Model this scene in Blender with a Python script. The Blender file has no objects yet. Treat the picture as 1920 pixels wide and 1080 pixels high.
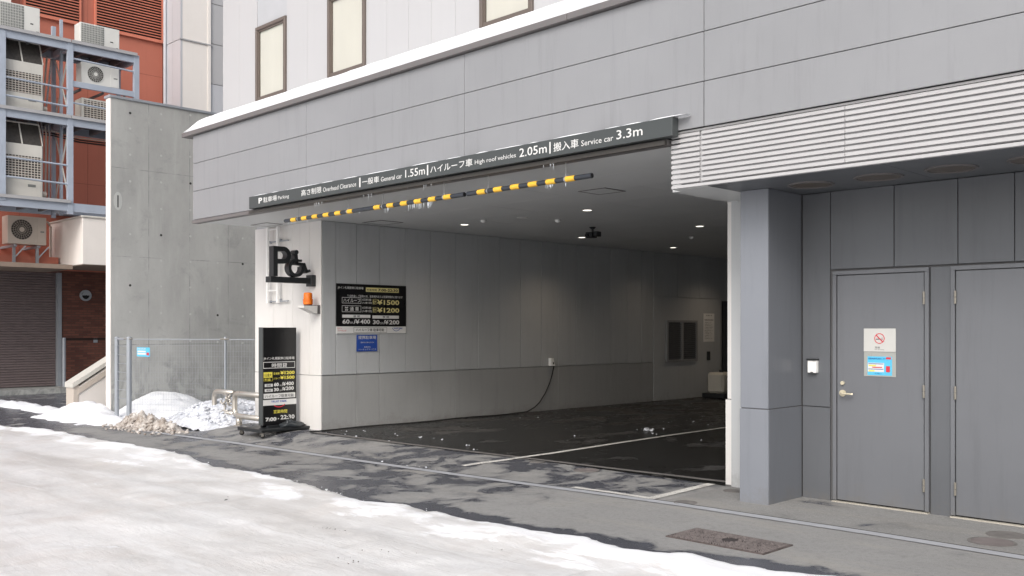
import bpy, bmesh, math, random
from math import pi, sin, cos, radians, sqrt
from mathutils import Vector, Matrix, noise

random.seed(7)
sc = bpy.context.scene
C = sc.collection

# ------------------------------------------------------------------ camera, sky, sun, exposure
H = 1.60
cd = bpy.data.cameras.new('camera'); cam = bpy.data.objects.new('camera', cd); C.objects.link(cam)
cam.location = (0, 0, H)
cam.rotation_euler = (radians(90), 0, radians(45))
cd.sensor_width = 36.0; cd.lens = 36.0 * 1790 / 1920.0
cd.shift_y = (617 - 540) / 1920.0
cd.clip_end = 3000; cd.clip_start = 0.1
sc.camera = cam

w = bpy.data.worlds.new('World'); sc.world = w; w.use_nodes = True
nt = w.node_tree; nt.nodes.clear()
out = nt.nodes.new('ShaderNodeOutputWorld'); bg = nt.nodes.new('ShaderNodeBackground')
sky = nt.nodes.new('ShaderNodeTexSky'); sky.sky_type = 'NISHITA'; sky.sun_disc = False
SUN_EL, SUN_AZ = 38, 28          # azimuth of the sun measured from -Y towards +X
sky.sun_elevation = radians(SUN_EL); sky.sun_rotation = radians(180 - SUN_AZ)
sky.air_density = 1.0; sky.dust_density = 4.0; sky.ozone_density = 1.0
hs = nt.nodes.new('ShaderNodeHueSaturation'); hs.inputs['Saturation'].default_value = 0.42
bg.inputs['Strength'].default_value = 0.15
nt.links.new(sky.outputs[0], hs.inputs['Color']); nt.links.new(hs.outputs[0], bg.inputs[0]); nt.links.new(bg.outputs[0], out.inputs[0])

sd = bpy.data.lights.new('sun', 'SUN'); sun = bpy.data.objects.new('sun', sd); C.objects.link(sun)
sd.energy = 0.9; sd.angle = radians(28); sd.color = (1.0, 0.96, 0.92)
ce, se = cos(radians(SUN_EL)), sin(radians(SUN_EL))
sdir = Vector((sin(radians(SUN_AZ)) * ce, -cos(radians(SUN_AZ)) * ce, se))
sun.rotation_euler = sdir.to_track_quat('Z', 'Y').to_euler()
sun.location = (0, -10, 30)
sc.view_settings.view_transform = 'Standard'; sc.view_settings.look = 'None'
sc.view_settings.exposure = 0.40; sc.view_settings.gamma = 1.0
sc.view_settings.use_curve_mapping = False

# ------------------------------------------------------------------ survey helpers (picture measure -> place in the world)
F = 1790.0
def gz(X, Y):
    def ss(a, b, v):
        t = min(1, max(0, (v - a) / (b - a))); return t * t * (3 - 2 * t)
    return -.016 * min(13, max(0, -5 - X)) * (1 - ss(7.2, 8.4, Y) * ss(-15.6, -14.6, X))
def onY(px, Y):            # X where the sight line in column px meets plane Y
    A = (px - 960) / F; return -Y * (1 - A) / (1 + A)
def onX(px, X):
    A = (px - 960) / F; return -X * (1 + A) / (1 - A)
def zat(X, Y, py):
    return H + (617 - py) * ((Y - X) / sqrt(2)) / F
def onZ(px, py, z=0.0):
    d = (z - H) * F / (617 - py); A = (px - 960) / F
    return ((A * d - d) / sqrt(2), (A * d + d) / sqrt(2))
def onG(px, py):
    z = 0
    for _ in range(8):
        x, y = onZ(px, py, z); z = gz(x, y)
    return x, y

# ------------------------------------------------------------------ materials
class NT:
    def __init__(s, name):
        s.m = bpy.data.materials.new(name); s.m.use_nodes = True; s.t = s.m.node_tree; s.t.nodes.clear()
        s.o = s.n('ShaderNodeOutputMaterial'); s.b = s.n('ShaderNodeBsdfPrincipled'); s.l(s.b.outputs[0], s.o.inputs[0])
        s.geo = s.n('ShaderNodeNewGeometry')
    def n(s, k): return s.t.nodes.new(k)
    def l(s, a, b): s.t.links.new(a, b)
    def noise(s, scale, detail=3, rough=.55, vec=None, st=None, dist=0):
        n = s.n('ShaderNodeTexNoise'); n.inputs['Scale'].default_value = scale; n.inputs['Detail'].default_value = detail
        n.inputs['Roughness'].default_value = rough; n.inputs['Distortion'].default_value = dist
        v = vec or s.geo.outputs['Position']
        if st:
            mp = s.n('ShaderNodeMapping'); mp.inputs['Scale'].default_value = st[:3]
            if len(st) > 3: mp.inputs['Rotation'].default_value = (0, 0, st[3])
            s.l(v, mp.inputs[0]); v = mp.outputs[0]
        s.l(v, n.inputs['Vector']); return n.outputs['Fac']
    def ramp(s, f, p0, p1, c0=(0, 0, 0), c1=(1, 1, 1)):
        r = s.n('ShaderNodeValToRGB'); e = r.color_ramp.elements
        e[0].position = p0; e[0].color = (*c0, 1); e[1].position = p1; e[1].color = (*c1, 1)
        s.l(f, r.inputs[0]); return r.outputs[0]
    def mix(s, f, a, b, mode='MIX'):
        m = s.n('ShaderNodeMix'); m.data_type = 'RGBA'; m.blend_type = mode
        if isinstance(f, (int, float)): m.inputs[0].default_value = f
        else: s.l(f, m.inputs[0])
        for v, i in ((a, 6), (b, 7)):
            if isinstance(v, tuple): m.inputs[i].default_value = (*v[:3], 1)
            else: s.l(v, m.inputs[i])
        return m.outputs[2]
    def math(s, op, a, b=None, clamp=False):
        m = s.n('ShaderNodeMath'); m.operation = op; m.use_clamp = clamp
        for v, i in ((a, 0), (b, 1)):
            if v is None: continue
            if isinstance(v, (int, float)): m.inputs[i].default_value = v
            else: s.l(v, m.inputs[i])
        return m.outputs[0]
    def bump(s, h, strength, dist=.01):
        b = s.n('ShaderNodeBump'); b.inputs['Strength'].default_value = strength; b.inputs['Distance'].default_value = dist
        s.l(h, b.inputs['Height']); s.l(b.outputs[0], s.b.inputs['Normal'])
    def set(s, k, v):
        if isinstance(v, (int, float)): s.b.inputs[k].default_value = v
        elif isinstance(v, tuple): s.b.inputs[k].default_value = (*v, 1)
        else: s.l(v, s.b.inputs[k])

def mul(c, k): return tuple(x * k for x in c)
def simple(name, col, rough=.5, metal=0., var=.06, scale=2.5, st=None, bump=0., bscale=60, spec=.5, coat=0, grime=0., splash=0.):
    s = NT(name)
    f = s.noise(scale, 5, .6, st=st)
    c = s.mix(s.ramp(f, .3, .7), mul(col, 1 - var), mul(col, 1 + var))
    oi = s.n('ShaderNodeObjectInfo')
    c = s.mix(s.math('MULTIPLY', oi.outputs['Random'], .5), c, mul(col, 1 - var * .8))
    if grime:
        g = s.noise(3.0, 6, .7, st=(3, 3, .25))
        c = s.mix(s.math('MULTIPLY', s.ramp(g, .52, .75), grime), c, mul(col, .55))
    if splash:
        sp = s.n('ShaderNodeSeparateXYZ'); s.l(s.geo.outputs['Position'], sp.inputs[0])
        hgt = s.math('SUBTRACT', .62, s.math('MULTIPLY', sp.outputs[2], 1.5))
        nn_ = s.math('ADD', s.noise(6, 6, .7), s.math('MULTIPLY', s.math('SUBTRACT', s.noise(40, 3, .7), .5), .5))
        mk = s.ramp(s.math('ADD', s.math('SUBTRACT', nn_, .5), hgt), .42, .95)
        c = s.mix(s.math('MULTIPLY', mk, splash), c, (.16, .145, .125))
    s.set('Base Color', c); s.set('Roughness', rough); s.set('Metallic', metal); s.set('Specular IOR Level', spec)
    rf = s.noise(scale * 4, 3); s.l(s.math('ADD', s.math('MULTIPLY', rf, .14), rough - .07), s.b.inputs['Roughness'])
    if coat: s.set('Coat Weight', coat)
    if bump: s.bump(s.noise(bscale, 4, .6), bump, .004)
    return s.m

M = {}
M['facade'] = simple('facade_paint', (.262, .267, .28), .42, var=.05, scale=.9, bump=.06, bscale=3, grime=.25, spec=.4)
M['column'] = simple('column_paint', (.215, .229, .258), .40, var=.05, scale=1.2, bump=.05, bscale=3, grime=.2, spec=.5, splash=.5)
M['column_shaded'] = simple('column_paint_shaded', (.15, .160, .180), .40, var=.05, scale=1.2, grime=.2, splash=.5)  # same column paint, darkened: shade on the return face put into the colour
M['joint'] = simple('joint_sealant', (.13, .13, .135), .8)
M['white_clad'] = simple('white_cladding', (.455, .455, .465), .4, var=.02, scale=.9, grime=.05, spec=.4)
M['silver_clad'] = simple('silver_cladding', (.50, .51, .54), .35, var=.05, scale=.7)
M['grey_clad'] = simple('grey_cladding', (.42, .43, .45), .4, var=.04)
M['brown'] = simple('brown_window_metal', (.13, .105, .09), .4, var=.08)
M['cap'] = simple('coping_metal', (.15, .14, .14), .45, var=.08)
M['blind'] = simple('cream_blind', (.70, .69, .63), .8, var=.04, scale=3, st=(1, 1, .3))
M['gar_wall'] = simple('garage_wall_paint', (.46, .475, .485), .42, var=.05, scale=1.4, grime=.25, bump=.05, bscale=4, splash=.5)
M['gar_low'] = simple('garage_lower_wall_paint', (.36, .365, .365), .42, var=.06, scale=1.4, grime=.3, bump=.05, bscale=4, splash=.6)
M['ceil'] = simple('soffit_board', (.62, .63, .63), .5, var=.04, scale=1.2)
M['pillar'] = simple('beige_pillar_panel', (.70, .685, .665), .45, var=.03, scale=1.2, grime=.2)
M['door'] = simple('grey_door_paint', (.155, .162, .177), .38, var=.07, scale=1.1, grime=.3, splash=.6, bump=.04, bscale=3)
M['recess'] = simple('grey_recess_wall', (.118, .125, .137), .42, var=.07, scale=1.1, grime=.3, splash=.6, bump=.04, bscale=3)
M['sign_grey'] = simple('sign_band_grey', (.06, .067, .068), .42, var=.05)
M['dark'] = simple('dark_metal', (.018, .02, .022), .4, var=.1)
M['black'] = simple('black_board', (.008, .008, .009), .3, var=.1)
M['white'] = simple('white_paint', (.86, .86, .85), .45, var=.03)
M['white_print'] = simple('white_print', (.68, .68, .67), .5, var=.01)
M['yellow_print'] = simple('yellow_print', (.78, .68, .10), .5, var=.02)
M['yellow_pale'] = simple('pale_yellow_print', (.74, .66, .30), .5, var=.02)
M['black_print'] = simple('black_print', (.015, .015, .015), .5, var=.02)
M['red_print'] = simple('red_print', (.6, .03, .05), .5, var=.02)
M['blue_print'] = simple('blue_print', (.02, .07, .34), .5, var=.05)
M['cyan_print'] = simple('light_blue_print', (.10, .50, .74), .5, var=.05)
M['yellow'] = simple('yellow_band', (.85, .50, .05), .45, var=.08)
M['pipe'] = simple('grey_bar_tube', (.035, .04, .05), .35, var=.1)
M['steel'] = simple('stainless_tube', (.52, .49, .445), .3, metal=.65, var=.06, scale=4)
M['galv'] = simple('galvanised_steel', (.33, .355, .39), .5, metal=.25, var=.1, scale=3)
M['frame_blue'] = simple('blue_grey_steel', (.40, .45, .53), .5, metal=.1, var=.08)
M['deck'] = simple('dull_deck_steel', (.12, .12, .125), .6, var=.2)
M['chain'] = simple('chain_steel', (.5, .5, .5), .35, metal=.7)
M['ice'] = simple('clear_icicle', (.7, .75, .8), .12, var=.03, spec=.8)
M['sill'] = simple('pale_sill', (.45, .42, .36), .5, var=.15, scale=6)
M['channel'] = simple('dark_channel', (.055, .05, .045), .5, var=.1)
M['brass'] = simple('satin_handle', (.66, .60, .45), .35, metal=.35)
M['hinge'] = simple('hinge_steel', (.30, .28, .24), .4, metal=.5)
M['ac'] = simple('ac_cream', (.60, .585, .54), .45, var=.05, grime=.18)
M['ac_white'] = simple('ac_white', (.68, .68, .65), .45, var=.04, grime=.15)
M['ac_warm'] = simple('ac_beige', (.55, .49, .43), .45, var=.04, grime=.15)
M['grille'] = simple('grille_grey', (.20, .21, .20), .55, var=.1)
M['coil'] = simple('dark_coil', (.05, .045, .04), .6, var=.4, scale=12)
M['orange_wall'] = simple('terracotta_wall', (.46, .15, .10), .7, var=.07, scale=.8, grime=.15)
M['orange_slat'] = simple('terracotta_louvre', (.60, .20, .13), .6, var=.05)
M['void'] = simple('dark_recess', (.02, .012, .01), .9)
M['cream_wall'] = simple('cream_render', (.80, .76, .72), .7, var=.03, grime=.08)
M['shutter'] = simple('brown_shutter', (.18, .145, .145), .45, var=.12, st=(1, 1, 6), scale=3)
M['louvre'] = simple('louvre_white', (.455, .45, .455), .4, var=.03)
M['louvre_back'] = simple('louvre_back_grey', (.40, .40, .41), .5)
M['rubber'] = simple('black_rubber', (.02, .02, .02), .7)
M['bag'] = simple('dark_weight_bag', (.03, .035, .04), .35, var=.3, scale=9, bump=.5, bscale=12)
M['plate_white'] = simple('notice_plate_white', (.56, .56, .54), .45, var=.04)
M['tank'] = simple('white_plastic_tank', (.62, .59, .52), .4)
M['plug'] = simple('light_plug_mortar', (.44, .45, .44), .8)
M['orange_joint'] = simple('terracotta_joint', (.22, .075, .05), .8)
M['hole'] = simple('dark_tie_hole', (.03, .03, .03), .9)
M['brown_soffit'] = simple('brown_soffit', (.26, .20, .16), .7, var=.08)
M['kerb_strip'] = simple('concrete_strip', (.40, .41, .435), .75, var=.16, scale=5, bump=.3, bscale=90)
M['lamp_off'] = simple('lamp_rim_white', (.7, .7, .68), .4)
M['soffit_lamp'] = simple('dull_lamp_glass', (.11, .09, .075), .35, var=.2)
M['cover'] = simple('gritty_cover', (.17, .16, .152), .9, var=.3, scale=10, bump=.4)
M['cover_rust'] = simple('gritty_rust_cover', (.19, .165, .16), .9, var=.25, scale=8, bump=.4)
M['rust'] = simple('rusty_iron', (.13, .105, .10), .6, metal=.3, var=.35, scale=14, bump=.5)
M['iron'] = simple('worn_iron_cover', (.055, .045, .045), .6, metal=.2, var=.25, scale=14, bump=.5)
M['acrylic'] = simple('grey_acrylic_plate', (.36, .37, .35), .3)

def emis(name, col, st):
    s = NT(name); s.set('Base Color', (.8, .8, .8)); s.set('Emission Color', col); s.set('Emission Strength', st); return s.m
M['lamp_on'] = emis('lit_lamp', (1, .93, .82), 2.2)
s = NT('orange_beacon_lens'); s.set('Base Color', s.mix(s.ramp(s.noise(30, 2), .35, .65), (.85, .16, .01), (.95, .24, .02))); s.set('Roughness', .2); s.set('Transmission Weight', .15); M['beacon'] = s.m
s = NT('window_glass'); s.set('Base Color', (.8, .8, .78)); s.set('Roughness', .04)
tr = s.n('ShaderNodeBsdfTransparent'); mx = s.n('ShaderNodeMixShader'); lw = s.n('ShaderNodeLayerWeight'); lw.inputs[0].default_value = .25
gl = s.n('ShaderNodeBsdfGlossy'); gl.inputs['Roughness'].default_value = .03
s.l(lw.outputs['Fresnel'], mx.inputs[0]); s.l(tr.outputs[0], mx.inputs[1]); s.l(gl.outputs[0], mx.inputs[2]); s.l(mx.outputs[0], s.o.inputs[0]); M['glass'] = s.m

# fair-faced concrete, streaked
s = NT('cast_concrete')
a = s.noise(.9, 6, .65, st=(1, 1, .45)); b2 = s.noise(5, 6, .7, st=(1, 1, .12)); c3 = s.noise(26, 4, .7); d4 = s.noise(1.6, 5, .7, dist=.6)
c = s.mix(s.ramp(a, .32, .68), (.30, .305, .298), (.41, .415, .405))
c = s.mix(s.math('MULTIPLY', s.ramp(b2, .54, .72), .40), c, (.46, .475, .46))
c = s.mix(s.math('MULTIPLY', s.ramp(d4, .56, .74), .40), c, (.17, .185, .18))
c = s.mix(s.math('MULTIPLY', s.ramp(c3, .60, .72), .25), c, (.16, .165, .16))
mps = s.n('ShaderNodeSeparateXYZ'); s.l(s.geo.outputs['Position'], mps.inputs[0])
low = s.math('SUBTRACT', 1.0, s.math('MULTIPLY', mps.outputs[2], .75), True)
lowblot = s.math('MULTIPLY', s.ramp(s.noise(2.2, 6, .7, st=(1, 1.3, .8), dist=1.2), .46, .62), low)  # dark blotches that fade out up the wall
c = s.mix(s.math('MULTIPLY', lowblot, .7), c, (.14, .15, .145))
def seam(axis, k, off, wdt):
    v = s.math('FRACT', s.math('DIVIDE', s.math('ADD', mps.outputs[axis], off), k)); return s.math('LESS_THAN', v, wdt / k)
sm = s.math('MAXIMUM', seam(1, .91, .32, .014), seam(2, 1.82, .55, .014))
c = s.mix(s.math('MULTIPLY', sm, s.ramp(s.noise(3, 3), .4, .6)), c, (.21, .22, .215))
s.set('Base Color', c); s.set('Roughness', .82); s.bump(s.noise(40, 5, .7), .25, .006); M['concrete'] = s.m

# dark brick wall
s = NT('brown_brick'); bt = s.n('ShaderNodeTexBrick'); mp = s.n('ShaderNodeMapping'); mp.inputs['Rotation'].default_value = (radians(90), 0, radians(90))
cx = s.n('ShaderNodeSeparateXYZ'); cb = s.n('ShaderNodeCombineXYZ'); s.l(s.geo.outputs['Position'], cx.inputs[0]); s.l(cx.outputs[1], cb.inputs[0]); s.l(cx.outputs[2], cb.inputs[1])
s.l(cb.outputs[0], bt.inputs['Vector']); bt.inputs['Color1'].default_value = (.17, .06, .04, 1); bt.inputs['Color2'].default_value = (.09, .03, .022, 1); bt.inputs['Mortar'].default_value = (.07, .04, .03, 1)
bt.inputs['Scale'].default_value = 1; bt.inputs['Brick Width'].default_value = .23; bt.inputs['Row Height'].default_value = .07; bt.inputs['Mortar Size'].default_value = .008
s.set('Base Color', bt.outputs['Color']); s.set('Roughness', .7); s.bump(bt.outputs['Fac'], -.6, .01); M['brick'] = s.m

# asphalt, wet where the 'wet' attribute plus noise says so
def asphalt(name, dry, wet, wet_bias, st=(1, 1, 1), coarse=0):
    s = NT(name)
    at = s.n('ShaderNodeAttribute'); at.attribute_name = 'wet'
    n1 = s.noise(1.7, 8, .66, st=st, dist=.6); n2 = s.noise(3.8, 5, .6, st=st)
    f = s.math('ADD', s.math('ADD', at.outputs['Fac'], s.math('MULTIPLY', s.math('SUBTRACT', n1, .5), 2.6)), s.math('MULTIPLY', s.math('SUBTRACT', n2, .5), .7))
    f = s.math('ADD', f, wet_bias)
    wetf = s.ramp(f, .42, .60)
    sp = s.noise(70 if coarse else 150, 2, .8); sp2 = s.noise(45, 3, .7); big = s.noise(.7, 5, .6)
    d = s.mix(s.ramp(big, .3, .7), mul(dry, .88), mul(dry, 1.1))
    d = s.mix(s.math('MULTIPLY', s.ramp(sp, .52, .70), .55), d, mul(dry, 1.7))
    d = s.mix(s.math('MULTIPLY', s.ramp(sp2, .58, .72), .5), d, mul(dry, .5))
    wv = s.mix(s.ramp(sp, .4, .7), mul(wet, .75), mul(wet, 1.35))
    m1 = s.noise(22, 5, .75); m2 = s.noise(5.5, 6, .7, dist=.5); m3 = s.noise(1.6, 6, .7, st=(.4, 1.6, 1, .3))
    d = s.mix(s.math('MULTIPLY', s.ramp(m1, .50, .66), .45), d, mul(dry, .62))
    d = s.mix(s.math('MULTIPLY', s.ramp(m2, .55, .72), .40), d, mul(dry, .66))
    d = s.mix(s.math('MULTIPLY', s.ramp(m3, .52, .66), .35), d, (dry[0] * 1.3, dry[1] * 1.22, dry[2] * 1.1))
    wv = s.mix(s.math('MULTIPLY', s.ramp(m2, .50, .70), .5), wv, mul(wet, 1.5))
    damp = s.ramp(f, .2, .50)
    d = s.mix(s.math('MULTIPLY', damp, .35), d, mul(dry, .55))
    s.set('Base Color', s.mix(wetf, d, wv))
    s.set('Roughness', s.mix(wetf, (.92, .92, .92), (.26, .26, .26)))
    bh = s.math('ADD', s.math('MULTIPLY', sp, 1.0), s.math('MULTIPLY', sp2, .6))
    s.bump(bh, .5, .006)
    return s.m
M['asphalt'] = asphalt('street_asphalt', (.275, .273, .267), (.088, .092, .108), 0)
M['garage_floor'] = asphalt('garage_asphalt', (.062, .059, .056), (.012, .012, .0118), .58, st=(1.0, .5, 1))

# road ice and snow
s = NT('packed_snow_ice')
at = s.n('ShaderNodeAttribute'); at.attribute_name = 'fresh'
a = s.noise(.55, 7, .62, st=(.45, 1.5, 1, .25), dist=.7); b2 = s.noise(1.5, 5, .55, st=(.3, 1.5, 1, .12), dist=.5); c3 = s.noise(9, 5, .7); d4 = s.noise(1.3, 5, .6, st=(1.6, .5, 1, -.5))
c = s.mix(s.ramp(a, .38, .60), (.65, .635, .62), (.83, .83, .83))
c = s.mix(s.math('MULTIPLY', s.ramp(d4, .52, .70), .5), c, (.67, .625, .595))
c = s.mix(s.math('MULTIPLY', s.ramp(b2, .48, .64), .6), c, (.84, .84, .845))
sk = s.noise(1.0, 7, .72, st=(.35, 4.5, 1, .10), dist=.3); sk2 = s.noise(1.0, 6, .7, st=(3.6, .5, 1, .75), dist=.4)
c = s.mix(s.math('MULTIPLY', s.ramp(sk, .55, .63), .55), c, (.86, .865, .87))
c = s.mix(s.math('MULTIPLY', s.ramp(sk, .36, .44), -.0), c, (.5, .48, .46))
c = s.mix(s.math('MULTIPLY', s.ramp(sk2, .60, .68), .35), c, (.47, .455, .44))
c = s.mix(s.math('MULTIPLY', s.ramp(c3, .55, .75), .35), c, (.52, .50, .48))
fr = s.math('ADD', at.outputs['Fac'], s.math('MULTIPLY', s.math('SUBTRACT', s.noise(2.0, 7, .68, st=(.5, 1.3, 1, .2), dist=.4), .5), 2.6))
c = s.mix(s.ramp(fr, .42, .60), c, (.86, .87, .89))
c = s.mix(s.math('MULTIPLY', s.ramp(s.noise(45, 4, .7), .66, .72), .55), c, (.40, .37, .34))
s.set('Base Color', c); s.set('Roughness', s.mix(s.ramp(fr, .4, .6), (.33, .33, .33), (.85, .85, .85)))
hh = s.math('ADD', s.math('ADD', s.noise(16, 6, .75, st=(.6, 1.4, 1)), s.math('MULTIPLY', sk, 1.4)), s.math('MULTIPLY', s.ramp(fr, .4, .6), .35))
s.bump(hh, .38, .02); M['snow_road'] = s.m
def snowmat(name, c0, c1, dirt=0, dcol=(.25, .2, .16)):
    s = NT(name); c = s.mix(s.ramp(s.noise(5, 6, .65), .35, .65), c0, c1)
    if dirt: c = s.mix(s.math('MULTIPLY', s.ramp(s.noise(9, 6, .7), .45, .6), dirt), c, dcol)
    s.set('Base Color', c); s.set('Roughness', .85); s.bump(s.noise(22, 6, .7), .6, .015); return s.m
M['snow'] = snowmat('clean_snow', (.74, .76, .80), (.86, .87, .89))
M['snow_rough'] = snowmat('crusted_snow', (.55, .58, .64), (.80, .82, .86), .5, (.30, .30, .31))
M['snow_dirty'] = snowmat('dirty_snow', (.36, .31, .27), (.68, .65, .62), .7, (.17, .13, .10))
# worn white line
s = NT('worn_line_paint'); f = s.ramp(s.math('ADD', s.noise(60, 3, .7), s.math('MULTIPLY', s.noise(7, 4), .6)), .78, .92)
s.set('Base Color', s.mix(f, (.66, .65, .61), (.38, .36, .34))); s.set('Roughness', .8); M['line'] = s.m

# ------------------------------------------------------------------ mesh helpers
def wloc(o):
    v = Vector((0, 0, 0))
    while o is not None: v = v + Vector(o.location); o = o.parent
    return v
def tag(o, label=None, cat=None, group=None, kind=None):
    if label: o['label'] = label
    if cat: o['category'] = cat
    if group: o['group'] = group
    if kind: o['kind'] = kind
    return o
def link(name, bm, mat, parent=None, loc=None, smooth=False, label=None, kind=None):
    """bm is in world coordinates; the object sits at loc (or at its parent)"""
    me = bpy.data.meshes.new(name)
    off = wloc(parent) if parent else Vector(loc or (0, 0, 0))
    bmesh.ops.translate(bm, verts=bm.verts, vec=-off)
    bmesh.ops.recalc_face_normals(bm, faces=bm.faces)
    if smooth:
        for f in bm.faces: f.smooth = True
    bm.to_mesh(me); bm.free()
    me.materials.append(mat)
    o = bpy.data.objects.new(name, me); C.objects.link(o)
    if parent: o.parent = parent
    else: o.location = off
    if label: o['label'] = label
    if kind: o['kind'] = kind
    return o
def thing(name, label, cat, loc, group=None):
    o = bpy.data.objects.new(name, None); C.objects.link(o); o.location = loc; o.empty_display_size = .2
    return tag(o, label, cat, group)
def dup(o, parent=None, loc=None, label=None):
    c = o.copy(); C.objects.link(c)
    if parent is not None: c.parent = parent
    if loc is not None: c.location = loc
    if label: c['label'] = label
    for ch in list(o.children): dup(ch, c)
    return c
def B(x0, x1, y0, y1, z0, z1, bm=None, bev=0.):
    own = bm is None or bev
    b = bmesh.new() if own else bm
    vs = [b.verts.new(p) for p in ((x0, y0, z0), (x1, y0, z0), (x1, y1, z0), (x0, y1, z0), (x0, y0, z1), (x1, y0, z1), (x1, y1, z1), (x0, y1, z1))]
    for f in ((0, 3, 2, 1), (4, 5, 6, 7), (0, 1, 5, 4), (1, 2, 6, 5), (2, 3, 7, 6), (3, 0, 4, 7)): b.faces.new([vs[i] for i in f])
    if bev:
        bmesh.ops.bevel(b, geom=b.edges[:], offset=bev, segments=1, affect='EDGES')
        if bm is not None: join(bm, b); return bm
    return b
def join(bm, b):
    me = bpy.data.meshes.new('tmp'); b.to_mesh(me); b.free(); bm.from_mesh(me); bpy.data.meshes.remove(me); return bm
def frame_of(d):
    d = d.normalized(); u = d.cross(Vector((0, 0, 1)))
    if u.length < 1e-3: u = Vector((1, 0, 0))
    u.normalize(); return u, d.cross(u).normalized()
def tube(pts, r, bm=None, n=8, caps=True, radii=None):
    bm = bm or bmesh.new(); pts = [Vector(p) for p in pts]; rings = []
    for i, p in enumerate(pts):
        d = (pts[min(i + 1, len(pts) - 1)] - pts[max(i - 1, 0)])
        if i == 0: u, v = frame_of(d)
        else:
            dn = d.normalized(); u = (u - dn * u.dot(dn))
            if u.length < 1e-5: u, v = frame_of(d)
            u.normalize(); v = dn.cross(u).normalized()
        rr = radii[i] if radii else r
        rings.append([bm.verts.new(p + u * (cos(2 * pi * k / n) * rr) + v * (sin(2 * pi * k / n) * rr)) for k in range(n)])
    for a, b in zip(rings, rings[1:]):
        for k in range(n): bm.faces.new((a[k], a[(k + 1) % n], b[(k + 1) % n], b[k]))
    if caps: bm.faces.new(rings[0][::-1]); bm.faces.new(rings[-1])
    return bm
def bar(a, b, w_, h_, bm=None):
    """square bar from a to b, w_ across, h_ up"""
    bm = bm or bmesh.new(); a = Vector(a); b = Vector(b); u, v = frame_of(b - a)
    r = []
    for p in (a, b): r.append([bm.verts.new(p + u * (sx * w_ / 2) + v * (sy * h_ / 2)) for sx, sy in ((-1, -1), (1, -1), (1, 1), (-1, 1))])
    for k in range(4): bm.faces.new((r[0][k], r[0][(k + 1) % 4], r[1][(k + 1) % 4], r[1][k]))
    bm.faces.new(r[0][::-1]); bm.faces.new(r[1]); return bm
def prism(poly, f, t0, t1, bm=None):
    """poly of (u,v); f(u,v,t)->world"""
    bm = bm or bmesh.new()
    a = [bm.verts.new(f(u, v, t0)) for u, v in poly]; b = [bm.verts.new(f(u, v, t1)) for u, v in poly]; n = len(poly)
    bm.faces.new(a[::-1]); bm.faces.new(b)
    for k in range(n): bm.faces.new((a[k], a[(k + 1) % n], b[(k + 1) % n], b[k]))
    return bm
def ring(cu, cv, ri, ro, a0, a1, f, t0, t1, bm=None, n=24):
    bm = bm or bmesh.new(); full = abs(a1 - a0) > 2 * pi - .01; S = []
    for k in range(n + (0 if full else 1)):
        a = a0 + (a1 - a0) * k / n
        S.append([bm.verts.new(f(cu + cos(a) * r, cv + sin(a) * r, t)) for r, t in ((ri, t0), (ro, t0), (ro, t1), (ri, t1))])
    m = len(S)
    for k in range(m if full else m - 1):
        a, b = S[k], S[(k + 1) % m]
        for j in range(4): bm.faces.new((a[j], a[(j + 1) % 4], b[(j + 1) % 4], b[j]))
    if not full: bm.faces.new(S[0]); bm.faces.new(S[-1][::-1])
    return bm
def disc(cu, cv, r, f, t0, t1, bm=None, n=20):
    return prism([(cu + cos(2 * pi * k / n) * r, cv + sin(2 * pi * k / n) * r) for k in range(n)], f, t0, t1, bm)
FY = lambda y: (lambda u, v, t: Vector((u, y - t, v)))        # face towards the street, t = proud
FX = lambda x: (lambda u, v, t: Vector((x + t, u, v)))        # face towards +X
FZ = lambda z: (lambda u, v, t: Vector((u, v, z + t)))
_tc = {}
def text_bm(s_, bold):
    if any(ord(c) > 0x3000 for c in s_): bold = min(bold, .006)
    k = (s_, bold)
    if k in _tc: return _tc[k]
    cu = bpy.data.curves.new('lettering_curve', 'FONT'); cu.body = s_; cu.offset = bold; cu.resolution_u = 2
    o = bpy.data.objects.new('lettering_curve', cu); C.objects.link(o)
    dg = bpy.context.evaluated_depsgraph_get(); me = bpy.data.meshes.new_from_object(o.evaluated_get(dg))
    C.objects.unlink(o); bpy.data.objects.remove(o); bpy.data.curves.remove(cu)
    vs = [(v.co.x, v.co.y) for v in me.vertices]; fs = [tuple(p.vertices) for p in me.polygons]; bpy.data.meshes.remove(me)
    _tc[k] = (vs, fs); return _tc[k]
def text(bm, s_, u0, u1, v0, v1, f, t, bold=.0):
    vs, fs = text_bm(s_, bold)
    x0 = min(v[0] for v in vs); x1 = max(v[0] for v in vs); y0 = min(v[1] for v in vs); y1 = max(v[1] for v in vs)
    V = [bm.verts.new(f(u0 + (x - x0) / (x1 - x0) * (u1 - u0), v0 + (y - y0) / max(1e-6, (y1 - y0)) * (v1 - v0), t)) for x, y in vs]
    for p in fs:
        try: bm.faces.new([V[i] for i in p])
        except ValueError: pass
    return bm
def rect(bm, u0, u1, v0, v1, f, t):
    bm.faces.new([bm.verts.new(f(u, v, t)) for u, v in ((u0, v0), (u1, v0), (u1, v1), (u0, v1))]); return bm
def outline(bm, u0, u1, v0, v1, wd, f, t):
    rect(bm, u0, u1, v0, v0 + wd, f, t); rect(bm, u0, u1, v1 - wd, v1, f, t); rect(bm, u0, u0 + wd, v0 + wd, v1 - wd, f, t); rect(bm, u1 - wd, u1, v0 + wd, v1 - wd, f, t)
def flat(name, bm, mat, parent, **k):
    return link(name, bm, mat, parent, **k)
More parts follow.
